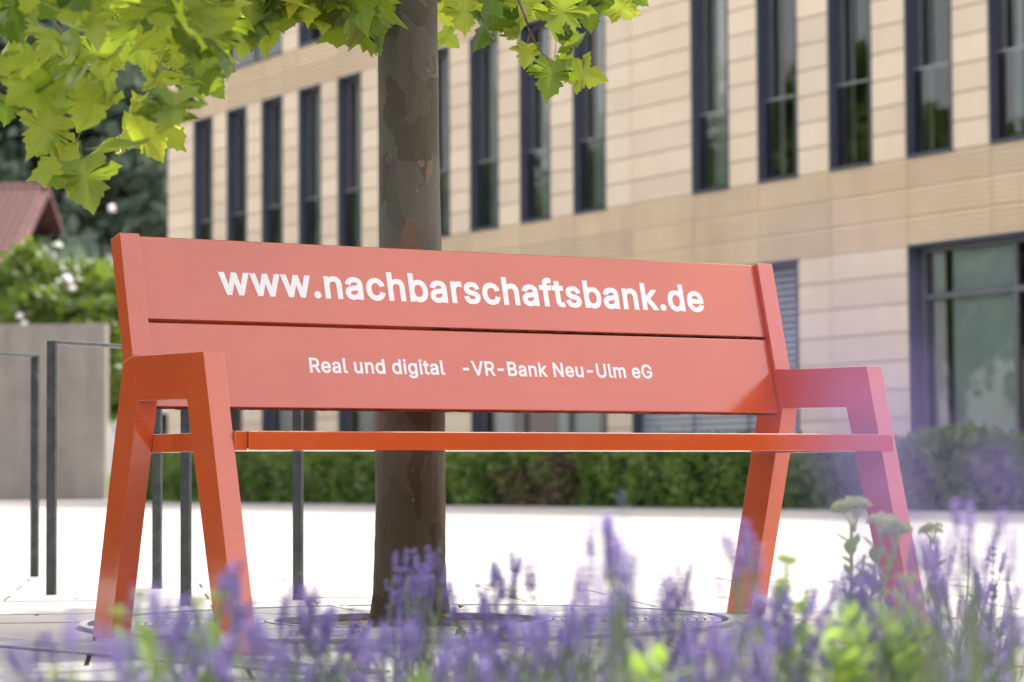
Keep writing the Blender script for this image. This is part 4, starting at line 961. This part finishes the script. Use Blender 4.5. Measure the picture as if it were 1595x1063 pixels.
# a plane leaf
half = [(.0, .0), (.10, -.06), (.22, -.07), (.40, -.13), (.37, -.02), (.42, .06), (.33, .12), (.44, .17), (.50, .14), (.63, .33), (.53, .32), (.50, .40), (.42, .38), (.36, .44), (.25, .43),
        (.29, .52), (.34, .60), (.25, .62), (.24, .72), (.17, .74), (.13, .85), (.07, .88), (0, 1.04)]
def leaf_shape(seed, curl=.25):
    r2 = random.Random(seed); rt = [(x * r2.uniform(.92, 1.08), y * r2.uniform(.95, 1.05)) for x, y in half]; lf = [(-x * r2.uniform(.92, 1.1), y * r2.uniform(.95, 1.05)) for x, y in half[1:-1]][::-1]
    rt[0] = (0, 0); rim = rt + lf
    c = (0, .30); V2 = [(0, .30), (0, .62)]; n_ = len(rim)
    mid = [(c[0] + (x - c[0]) * .5, c[1] + (y - c[1]) * .5) for x, y in rim]
    V2 = [c] + mid + rim
    a_, b_, d_ = r2.uniform(-.1, .3), r2.uniform(.1, curl * 2), r2.uniform(0, 6)
    V = []
    for x, y in V2:
        z = a_ * abs(x) - b_ * (y - .3) ** 2 - curl * .9 * x * x + .035 * math.sin(9 * x + d_) + .03 * math.sin(11 * y + d_ * 2)
        V.append((x, y, z))
    Fc = []
    for i in range(n_):
        j = (i + 1) % n_
        Fc.append((0, 1 + i, 1 + j)); Fc.append((1 + i, 1 + n_ + i, 1 + n_ + j, 1 + j))
    return V, Fc
leafmeshes = []
for s_ in range(6):
    V, Fc = leaf_shape(s_ + 3, [.15, .3, .5, .22, .7, .35][s_])
    nv = len(V); pet = [(.008, 0, 0), (-.008, 0, 0), (-.008, -.22, .05), (.008, -.22, .05), (-.007, -.42, .14), (.007, -.42, .14)]
    V2 = V + pet; F2 = Fc + [(nv, nv + 1, nv + 2, nv + 3), (nv + 3, nv + 2, nv + 4, nv + 5)]
    me = mesh('leaf', V2, F2, True)
    uvl = me.uv_layers.new(name='uv')
    for lp in me.loops: v = me.vertices[lp.vertex_index].co; uvl.data[lp.index].uv = (v.x + .5, v.y)
    me.materials.append(M['plane_leaf']); leafmeshes.append(me)
leafn = [0]
def leaf(px, py, Y, size, tipang, tilt=None, yaw=None, kind=None):
    """one leaf: tipang = direction of the tip seen from the front (-90 is down)"""
    if leafn[0] >= 298: return
    size = size * 1.12
    leafn[0] += 1
    me = leafmeshes[rnd.randrange(6) if kind is None else kind]
    o = bpy.data.objects.new('leaf', me); COL.objects.link(o); o.parent = pt
    ta = R(tipang)
    tilt = rnd.gauss(0, 28) if tilt is None else tilt; yaw = rnd.gauss(0, 32) if yaw is None else yaw
    # leaf lies in XY with tip +Y and normal +Z; stand it up so that normal faces -Y (towards the viewer side)
    m = Matrix.Rotation(R(yaw), 4, 'Z') @ Matrix.Rotation(R(tilt), 4, 'X') @ Matrix.Rotation(R(90), 4, 'X') @ Matrix.Rotation(ta - R(90), 4, 'Z')
    if rnd.random() < .3: m = m @ Matrix.Rotation(R(180), 4, 'Y')
    p = at(px, py, Y) - TREE
    ctr = m @ Vector((0, .35, 0)) * size
    o.matrix_local = Matrix.Translation(p - ctr) @ m @ Matrix.Scale(size, 4)
def pxs(px, Y): return px * Y / F * 1.0
# right side, leaf by leaf
for (x, y, s_, a, Y, ti, ya, kd) in ((722, 22, 52, -88, 6.35, 0, 10, 0), (690, 14, 50, -60, 6.75, 5, -20, 1), (697, 58, 36, -40, 6.8, 10, 20, 3), (756, 44, 62, -112, 6.3, 10, 55, 3),
        (817, 10, 56, -100, 6.2, 0, 5, 0), (876, 22, 74, -92, 6.1, -5, 8, 1), (838, 4, 52, -60, 6.3, 10, 0, 5), (912, 12, 52, -78, 6.2, 0, 15, 3), (925, 26, 40, -75, 6.3, 15, 50, 0),
        (972, 14, 44, -30, 6.1, -15, -10, 0), (792, 36, 44, -150, 6.2, 35, 20, 5), (820, 82, 40, -100, 6.1, -20, 10, 3), (858, 118, 62, -100, 6.05, -10, -12, 0), (911, 116, 52, -18, 6.1, -10, 5, 3),
        (892, 68, 44, 25, 6.1, 40, 30, 4), (878, 96, 34, 60, 6.15, 20, -35, 4), (800, 56, 32, -60, 6.2, 50, 30, 4), (768, 2, 56, -90, 6.4, 0, 0, 5), (948, 0, 50, -70, 6.2, 10, 10, 1),
        (800, -4, 56, -80, 6.5, 0, 10, 3), (742, -6, 56, -95, 6.5, 0, -10, 0), (705, -8, 60, -70, 6.6, 0, 0, 1), (860, -14, 60, -90, 6.4, 0, 0, 0), (905, -14, 60, -90, 6.3, 0, 0, 5), (985, -12, 46, -40, 6.3, 0, 0, 3), (778, 24, 40, -120, 6.5, 20, 30, 1)):
    leaf(x, y, Y, pxs(s_, Y) * 1.0, a, ti, ya, kd)
# named leaves at the left
for (x, y, s_, a, Y, ti, ya, kd) in ((95, 262, 78, -160, 5.2, -8, 12, 0), (135, 280, 84, -75, 5.15, -12, -6, 3), (92, 128, 92, -92, 5.3, 5, 0, 0), (70, 205, 80, -118, 5.2, -15, 10, 5), (12, 168, 42, -100, 5.4, 0, 20, 1),
        (232, 215, 62, -60, 5.5, -15, 5, 3), (260, 205, 60, -45, 5.6, 0, 10, 0), (328, 130, 46, -48, 5.7, -10, 0, 3), (298, 128, 48, -70, 5.7, -15, 15, 0), (175, 95, 52, -50, 5.5, 60, 20, 5), (155, 130, 52, -40, 5.5, 62, 10, 3),
        (235, 80, 60, -95, 5.6, 5, 5, 1), (165, 10, 84, -150, 5.6, 5, 30, 0), (215, 12, 76, -100, 5.6, 0, 0, 5), (345, 30, 80, -80, 6.0, 5, 0, 0), (395, 30, 70, -95, 6.0, 0, 0, 1), (378, 62, 44, -95, 6.0, 0, 5, 3),
        (420, 14, 64, -90, 6.0, 0, 0, 5), (450, 28, 36, -110, 6.0, -10, 10, 3), (480, 6, 56, -90, 6.0, 0, 0, 0), (505, 22, 50, -100, 6.1, -10, 20, 3), (545, 36, 84, -150, 6.2, 5, 0, 0), (570, 22, 90, -75, 6.3, 0, 10, 1), (580, 55, 50, -70, 6.3, 0, 40, 0),
        (530, 2, 60, -90, 6.2, 0, 0, 5), (275, 40, 66, -80, 5.8, 0, 10, 1), (310, 10, 70, -60, 5.9, 0, 0, 3)):
    leaf(x, y, Y, pxs(s_, Y), a, ti, ya, kd)
env = [(-30, 190), (0, 175), (40, 225), (62, 215), (80, 285), (150, 300), (180, 275), (205, 225), (240, 205), (280, 215), (300, 170), (335, 130), (345, 55), (400, 45), (430, 30), (470, 12), (510, 18), (560, 40), (583, 45)]
def envy(x):
    for (x0, y0), (x1_, y1_) in zip(env, env[1:]):
        if x0 <= x <= x1_: return y0 + (y1_ - y0) * (x - x0) / (x1_ - x0)
    return 0
tries = 0
while leafn[0] < 185 and tries < 5000:
    tries += 1
    x = rnd.uniform(-30, 345) if rnd.random() < .8 else rnd.uniform(345, 583)
    y = rnd.uniform(-40, envy(x) - 18)
    if x < 345 and mn.noise(Vector((x * .016, y * .019, 3.1))) < .10 and rnd.random() < .95: continue
    if x < 70 and y > 130 and rnd.random() < .75: continue
    Y = rnd.uniform(4.2, 5.5) if x < 345 else rnd.uniform(5.9, 6.4)
    leaf(x, y, Y, pxs(rnd.uniform(48, 100), Y), rnd.gauss(-92, 45), rnd.gauss(0, 50), rnd.gauss(0, 50))
# the crown above the picture
n_ = 13500
P, tint = clumpy(n_, (0, -.1, 4.05), (3.0, 3.0, 2.0), 150, .62, .8)
lim = P[:, 1] + TREE.y
ok = (P[:, 2] > 1.95) & ((P[:, 2] > .62 + .205 * lim) | (lim < .3)) 
S3 = np.array(sd)
for q in range(34):  # gaps cut into the crown along the sun direction to light leaves below
    tq = at(rnd.choice([30, 60, 110, 150, 230, 260, 300, 330, 480, 560, 820, 870, 910, 970]) + rnd.uniform(-15, 15), rnd.uniform(10, 230), rnd.uniform(5.2, 6.2)) - TREE
    dv = P - np.array(tq); al_ = dv @ S3; ds = np.linalg.norm(dv - al_[:, None] * S3, axis=1); ok &= ~((ds < .22) & (al_ > .15))
P = P[ok]; tint = tint[ok]; k_ = len(P)
sv2, sf2 = leaf_shape(3, .3)
nh = len(half) * 2 - 2
simple = ([(0, 0, 0), (.36, -.1, .0), (.33, .12, 0), (.6, .33, -.05), (.25, .43, 0), (.3, .62, 0), (0, 1.04, -.1), (-.3, .62, 0), (-.25, .43, 0), (-.6, .33, -.05), (-.33, .12, 0), (-.36, -.1, 0), (0, .3, .05)],
          [(12, i, i + 1) for i in range(11)] + [(12, 11, 0)])
# leaves lie mostly level
th_ = rng.rand(k_) * 6.28; ti = rng.randn(k_) * .5; ti2 = rng.randn(k_) * .5
def rotm(ax_, a):
    c, s_ = np.cos(a), np.sin(a); o_ = np.zeros((len(a), 3, 3)); i, j, k = {'x': (0, 1, 2), 'y': (1, 2, 0), 'z': (2, 0, 1)}[ax_]
    o_[:, i, i] = 1; o_[:, j, j] = c; o_[:, k, k] = c; o_[:, j, k] = -s_; o_[:, k, j] = s_; return o_
Q = np.einsum('nij,njk,nkl->nil', rotm('z', th_), rotm('x', ti), rotm('y', ti2))
o = link('crown', scatter('crown', [simple], P, Q, .13 + .09 * rng.rand(k_), tint), M['crown_leaf'], pt); o['kind'] = 'stuff'

# ------------------------------------------------------------------ lavender
def spike_mesh(seed):
    r2 = random.Random(seed); V = []; Fc = []; mi = []
    L_ = 1.0; nwh = r2.choice((5, 6, 6, 7))
    def elong(c, d, ln, wd, m_):
        c = Vector(c); d = Vector(d).normalized(); a = d.cross(Vector((0, 0, 1)) if abs(d.z) < .95 else Vector((1, 0, 0))).normalized(); b = d.cross(a)
        n0 = len(V)
        for f_, w__ in ((0, .25), (.35, 1), (.75, .8)):
            for j in range(4): t_ = j * math.pi / 2; V.append(c + d * ln * f_ + (a * math.cos(t_) + b * math.sin(t_)) * wd * w__)
        V.append(c + d * ln)
        for q in range(2):
            for j in range(4): Fc.append((n0 + q * 4 + j, n0 + q * 4 + (j + 1) % 4, n0 + q * 4 + 4 + (j + 1) % 4, n0 + q * 4 + 4 + j)); mi.append(m_)
        for j in range(4): Fc.append((n0 + 8 + j, n0 + 8 + (j + 1) % 4, n0 + 12)); mi.append(m_)
    # axis
    elong((0, 0, -.05), (0, 0, 1), 1.0, .018, 0)
    for i in range(nwh):
        z = (-.02 if (i == 0 and r2.random() < .5) else .12) + (.78 * i / (nwh - 1)); wr = (1 - .45 * (i / (nwh - 1)) ** 2) * (1 if i else .75)
        for j in range(7):
            a = j * 2 * math.pi / 7 + i * .5 + r2.uniform(-.2, .2); el = r2.uniform(.35, .85) + .3 * i / nwh
            d = (math.cos(a) * math.cos(el), math.sin(a) * math.cos(el), math.sin(el))
            c = (math.cos(a) * .012, math.sin(a) * .012, z + r2.uniform(-.02, .02))
            ln = r2.uniform(.095, .125) * wr
            elong(c, d, ln, .030 * wr, 0)
            if r2.random() < .42:
                tip = Vector(c) + Vector(d) * ln * .85; n0 = len(V); a1 = Vector(d).cross(Vector((0, 0, 1))).normalized(); b1 = Vector(d).cross(a1)
                w1 = .036 * r2.uniform(.7, 1.3)
                V.append(tip)
                for q in range(5): t_ = q * 1.2566; V.append(tip + Vector(d) * .05 + (a1 * math.cos(t_) + b1 * math.sin(t_)) * w1)
                for q in range(5): Fc.append((n0, n0 + 1 + q, n0 + 1 + (q + 1) % 5)); mi.append(1)
                
    me = mesh('flower_spike', V, Fc, False); me.materials.append(M['calyx']); me.materials.append(M['petal'])
    me.polygons.foreach_set('material_index', mi); me.update(); return me
spikes = [spike_mesh(i) for i in range(7)]
lavn = [0]
def lavender(label, base, tips, leaves=60, hl=.16, spread=.09):
    """base (x, y); tips = list of (Vector tip, spike length)"""
    root = empty('lavender_plant', (base[0], base[1], 0)); tag(root, label, 'lavender', 'lavender plants in the bed before the bench')
    Vb = Vector((base[0], base[1], 0)); st = MB(); tv = []
    for tip, sl2 in tips:
        g = rnd.random() * 6.28; rr_ = spread * .5 * math.sqrt(rnd.random())
        b0 = Vector((math.cos(g) * rr_, math.sin(g) * rr_, 0)); tp = tip - Vb
        mid = b0.lerp(tp, .5) + Vector((rnd.gauss(0, .006), rnd.gauss(0, .006), .01)); mid.x = b0.x + (tp.x - b0.x) * .36; mid.y = b0.y + (tp.y - b0.y) * .36
        d = (tp - mid).normalized(); bt_ = tp - d * sl2
        st.tube([b0, b0.lerp(mid, .5), mid, bt_], [.0011, .0011, .001, .0008], 4, False)
        o = bpy.data.objects.new('flower_spike', spikes[rnd.randrange(7)]); COL.objects.link(o); o.parent = root
        o.location = bt_; q = d.to_track_quat('Z', 'Y'); o.rotation_mode = 'QUATERNION'; from mathutils import Quaternion
        o.rotation_quaternion = q @ Quaternion((0, 0, 1), rnd.random() * 6.28)
        wsc = sl2 * rnd.uniform(.8, 1.1) * (1.0 if sl2 > .035 else 1.2); o.scale = (wsc, wsc, sl2)
        lavn[0] += 1
    n1 = len(st.V)
    # narrow grey-green leaves
    for i in range(leaves):
        a = rnd.random() * 6.28; r0 = spread * rnd.random() * .6; z0 = rnd.random() * hl * .7; out = rnd.uniform(.3, .9)
        p = Vector((math.cos(a) * r0, math.sin(a) * r0, z0)); l_ = rnd.uniform(.03, .055); d = Vector((math.cos(a) * out, math.sin(a) * out, 1)).normalized(); s_ = Vector((-math.sin(a), math.cos(a), 0)) * .0022
        st.add([p, p + d * l_ * .5 - s_, p + d * l_ + Vector((0, 0, -.003)), p + d * l_ * .5 + s_], [(0, 1, 2, 3)])
    me = st.me('stems')
    at_ = me.attributes.new('tint', 'FLOAT', 'POINT'); at_.data.foreach_set('value', [.5 + .5 * math.sin(i * .37) * math.cos(i * .011) for i in range(len(me.vertices))])
    o = link('stems', me, M['lav_stem'], root); o['kind'] = 'stuff'
    return root
# (label detail, centre x px, Y, width px, top y px, bottom y px, number, spike length)
LV = [('lavender plant in front of the left front bench leg, one tall spike against the leg', 372, 2.7, 70, 872, 1000, 12, .040),
      ('lavender plant at the lower left corner, its few spikes very blurred', 110, 1.55, 190, 948, 1070, 9, .034),
      ('lavender plant left of the yellow-green stonecrop by the left rear bench leg', 245, 1.7, 100, 905, 1060, 9, .036),
      ('lavender plant between the two left bench legs and the stonecrop heads', 285, 2.6, 80, 925, 1040, 11, .038),
      ('lavender plant right of the left front bench leg, before the bicycle stand posts', 470, 3.0, 110, 905, 1050, 20, .042),
      ('lavender plant whose bright spikes stand before the foot of the plane tree', 655, 3.4, 130, 852, 1000, 30, .044),
      ('short lavender plant low in front of the tree grate', 610, 2.5, 150, 965, 1063, 18, .038),
      ('lavender plant just right of the tree trunk, with thin dark spikes', 790, 3.3, 120, 858, 1030, 22, .046),
      ('lavender plant with the tall dense spikes right of the middle', 945, 2.5, 120, 800, 1010, 26, .042),
      ('low lavender plant under the tall dense spikes right of the middle', 850, 2.2, 160, 950, 1063, 20, .036),
      ('lavender plant with sparse spikes between the middle and the right rear bench leg', 1055, 3.0, 100, 870, 1040, 15, .044),
      ('lavender plant directly before the right rear bench leg', 1150, 2.5, 90, 810, 1040, 20, .040),
      ('low lavender plant in front of the small stonecrop head', 1235, 2.8, 130, 905, 1063, 24, .040),
      ('lavender plant between the tall stonecrop and the right front bench leg', 1335, 2.9, 120, 870, 1063, 24, .040),
      ('lavender plant right of the right front bench leg foot', 1455, 3.2, 110, 835, 1050, 26, .044),
      ('lavender plant with the sharpest spikes near the right edge', 1540, 4.1, 90, 842, 1000, 24, .044),
      ('tall blurred lavender plant at the right edge before the hedge', 1500, 2.4, 190, 775, 980, 18, .040),
      ('low lavender plant in the lower right corner', 1540, 2.6, 140, 930, 1063, 22, .040),
      ('low lavender plant at the bottom below the right rear bench leg', 1120, 2.1, 150, 960, 1063, 16, .036),
      ('low lavender plant at the bottom below the left front bench leg', 400, 1.9, 150, 965, 1063, 16, .036),
      ('low lavender plant at the bottom edge left of the middle', 730, 2.4, 120, 985, 1063, 12, .036),
      ('low lavender plant at the bottom edge below the left rear bench leg', 60, 2.5, 130, 985, 1070, 9, .036),
      ('low lavender plant in front of the drain channel between the left legs and the trunk', 520, 3.1, 150, 945, 1070, 22, .040),
      ('dense lavender plant just right of the trunk foot', 745, 3.2, 130, 930, 1070, 24, .040),
      ('dense lavender plant low in the middle under the seat', 880, 3.3, 140, 935, 1070, 26, .040),
      ('dense lavender plant low between the middle and the right rear leg', 1040, 3.1, 150, 930, 1070, 26, .040),
      ('dense lavender plant behind the low ones near the right front leg', 1390, 3.4, 140, 925, 1070, 24, .040),
      ('lavender plant with faint spikes between the two left legs', 300, 3.2, 120, 950, 1070, 14, .040)]
for lb, cx, Y, wpx, y0, y1, n_, sl2 in LV:
    tips = []; n_ = int(n_ * (1.65 if y0 > 890 else 1.5))
    for i in range(n_):
        f_ = rnd.random() ** 1.25; yy = y0 + (y1 - y0) * f_; g = rnd.uniform(-1, 1) * (.35 + .65 * math.sqrt(f_))
        if i == 0: yy = y0; g = rnd.uniform(-.2, .2)
        YY = Y + rnd.uniform(-.16, .16) + (.3 if Y < 2.3 else 0)
        tips.append((at(cx + g * wpx * .62, yy, YY), sl2 * rnd.uniform(.75, 1.2)))
    c = at(cx, 900, Y + (.3 if Y < 2.3 else 0)); lavender(lb, (c.x, c.y), tips, 130, .16, .12)
# single heads named in the photo, and the plant right in front of the lens
c = at(965, 900, 2.3); lavender('lone lavender stem with a small round head in front of the hedge', (c.x, c.y), [(at(966, 768, 2.3), .016), (at(948, 842, 2.5), .035)], 20)
c = Vector((.06, .42, 0)); lavender('lavender plant right before the lens, a large purple haze over the right armrest', (.10, .40),
         [(at(1290, 430, .30), .036), (at(1350, 610, .38), .042), (at(1545, 690, .62), .042)], 10)

# ------------------------------------------------------------------ stonecrop
def sedum_head(seed):
    r2 = random.Random(seed); V = []; Fc = []
    def bud(c, s_):
        n0 = len(V); 
        for d in ((1, 0, 0), (0, 1, 0), (-1, 0, 0), (0, -1, 0), (0, 0, 1.3), (0, 0, -1)): V.append(Vector(c) + Vector(d) * s_)
        for i in range(4): Fc.append((n0 + i, n0 + (i + 1) % 4, n0 + 4)); Fc.append((n0 + (i + 1) % 4, n0 + i, n0 + 5))
    for c_ in range(8):
        a = c_ * .9 + r2.uniform(-.2, .2); R_ = 0 if c_ == 7 else r2.uniform(.27, .36); cx_, cy_, cz_ = math.cos(a) * R_, math.sin(a) * R_, (.10 if c_ == 7 else r2.uniform(-.06, .08))
        for i in range(38):
            r_ = math.sqrt((i + .5) / 38) * .19; b = i * 2.39996
            bud((cx_ + math.cos(b) * r_ + r2.uniform(-.01, .01), cy_ + math.sin(b) * r_ + r2.uniform(-.01, .01), cz_ + .10 - 3.2 * r_ * r_ + r2.uniform(-.02, .02)), .030)
    mb_ = MB(); 
    for i in range(9):
        a = i * .698; mb_.tube([(0, 0, -.32), (math.cos(a) * .15, math.sin(a) * .15, -.08), (math.cos(a) * .34, math.sin(a) * .34, .10)], [.025, .016, .012], 4, False)
    n0 = len(V); V += [Vector(v) for v in mb_.V]; Fc += [tuple(i + n0 for i in f) for f in mb_.F]
    me = mesh('flower_head', V, Fc); me.materials.append(M['sedum_bud']); return me
heads = [sedum_head(i) for i in range(3)]
sl_me = mesh('leaf', [(0, 0, 0), (.2, .3, .03), (.24, .62, .02), (0, 1, -.03), (-.24, .62, .02), (-.2, .3, .03), (0, .5, -.03)],
             [(0, 1, 6), (1, 2, 6), (2, 3, 6), (3, 4, 6), (4, 5, 6), (5, 0, 6)], True); sl_me.materials.append(M['sedum_leaf'])
def sedum(label, px, py, Y, headpx, nleaf=16, stems=1, extra=()):
    tops = [(px, py, headpx)] + list(extra)
    b = at(px, py, Y); root = empty('stonecrop_plant', (b.x + .01, Y, 0)); tag(root, label, 'stonecrop', 'stonecrop plants among the lavender')
    for (hx, hy, hp) in tops:
        tp = at(hx, hy, Y + rnd.uniform(-.03, .03)) - Vector(root.location); hs_ = hp * Y / F
        b0 = Vector((rnd.uniform(-.02, .02), rnd.uniform(-.02, .02), 0)); mid = b0.lerp(tp, .5) + Vector((rnd.gauss(0, .006), 0, 0))
        st = MB(); neck = tp - Vector((0, 0, hs_ * .3 + .002)); st.tube([b0, mid, neck], [.004, .0034, .0022], 6); st.build('stem', M['sedum_leaf'], root, smooth=True)
        if hp:
            o = bpy.data.objects.new('flower_head', heads[rnd.randrange(3)]); COL.objects.link(o); o.parent = root; o.location = tp; o.scale = (hs_, hs_, hs_ * 1.7)
            o.rotation_euler = (rnd.gauss(0, .15), rnd.gauss(0, .15), rnd.random() * 6)
        for i in range(nleaf):
            f_ = .12 + .80 * i / nleaf; p = b0.lerp(mid, f_ * 2) if f_ < .5 else mid.lerp(neck, f_ * 2 - 1)
            o = bpy.data.objects.new('leaf', sl_me); COL.objects.link(o); o.parent = root; o.location = p
            sz_ = rnd.uniform(.034, .056) * (1.1 - .4 * f_)
            o.rotation_euler = Euler((rnd.uniform(.4, 1.0), 0, i * 2.4 + rnd.uniform(-.3, .3)), 'XYZ'); o.scale = (sz_, sz_, sz_)
sedum('stonecrop with two broad pale green heads in front of the right front bench leg', 1325, 796, 4.1, 62, 20, extra=((1372, 815, 48), (1395, 828, 56), (1345, 862, 0)))
sedum('stonecrop with one round grey-green head right of the right front bench leg', 1450, 828, 4.15, 40, 14)
sedum('stonecrop with a small yellowish head right of the right rear bench leg', 1225, 876, 3.2, 34, 18, extra=((1255, 915, 0), (1215, 905, 18)))
sedum('bright leafy stonecrop with a yellow-green head at the foot of the right front leg', 1412, 905, 2.95, 34, 30, extra=((1440, 930, 22), (1385, 945, 0), (1370, 925, 20)))
sedum('leafy stonecrop without heads low at the bottom right', 1310, 930, 2.7, 0, 26, extra=((1345, 950, 0), (1290, 960, 0)))
sedum('leafy stonecrop at the bottom below the tall lavender', 1000, 1020, 2.6, 0, 18, extra=((1030, 1000, 0),))
sedum('stonecrop with yellow-green heads in front of the left rear bench leg', 186, 955, 2.5, 34, 10, extra=((218, 928, 30), (240, 945, 26)))
sedum('stonecrop with blurred pale heads left of the left front bench leg', 308, 940, 2.7, 32, 10, extra=((340, 930, 32),))
sedum('tiny stonecrop head at the bottom left corner', 82, 1050, 2.3, 26, 8, extra=((115, 1058, 20),))
sedum('leafy stonecrop at the bottom edge left of the middle', 660, 1035, 2.6, 0, 16, extra=((625, 1045, 0),))

# ------------------------------------------------------------------ litter on the paving
lm = mesh('dry_leaf', *[[(0, 0, 0), (.5, .3, .25), (.2, 1, .1), (-.45, .55, .3), (0, .45, .05)], [(0, 1, 4), (1, 2, 4), (2, 3, 4), (3, 0, 4)]], True); lm.materials.append(M['litter'])
lab = ['reddish dry leaf on the paving left of the bench', 'reddish dry leaf on the paving beside the bicycle stand foot']
for i, (px, py, s_) in enumerate(((62, 958, .016), (118, 934, .014), (95, 935, .008), (520, 938, .02), (545, 950, .022), (532, 946, .016), (715, 948, .026), (718, 914, .014), (500, 938, .012), (560, 978, .03), (740, 984, .02), (575, 982, .02))):
    g = gpt(px, py, .0105 if 480 < px < 760 and py > 930 else .002)
    o = bpy.data.objects.new('dry_leaf', lm); COL.objects.link(o); o.location = g; o.rotation_euler = (rnd.uniform(-.3, .3), rnd.uniform(-.3, .3), rnd.random() * 6); o.scale = (s_,) * 3
    o['category'] = 'leaf'; o['group'] = 'reddish dry leaves lying on the paving'
    o['label'] = ['small reddish dry leaf on the pale paving left of the bench', 'reddish dry leaf just left of the left rear bench leg', 'tiny dry leaf between the left stand foot and the bench', 'dry leaf on the grate rim left of the trunk',
                  'large dry leaf nearest the trunk on the left', 'dry leaf left of the trunk between two others', 'dry leaf on the grate just right of the trunk', 'small dry leaf on the sunlit paving right of the trunk', 'tiny dry leaf farthest left on the grate',
                  'dry leaf in the tree pit left of the trunk foot', 'dry leaf in the tree pit right of the trunk foot', 'dry leaf touching the left side of the trunk foot'][i]
o = bpy.data.objects.new('fallen_leaf', leafmeshes[2]); COL.objects.link(o); o.location = gpt(722, 985, .03); o.scale = (.06,) * 3; o.rotation_euler = (R(60), .3, 1.2)
tag(o, 'green fallen plane leaf leaning at the foot of the tree trunk', 'leaf')
print('leaves', leafn, 'lavender', lavn, 'pavers', len(pv))
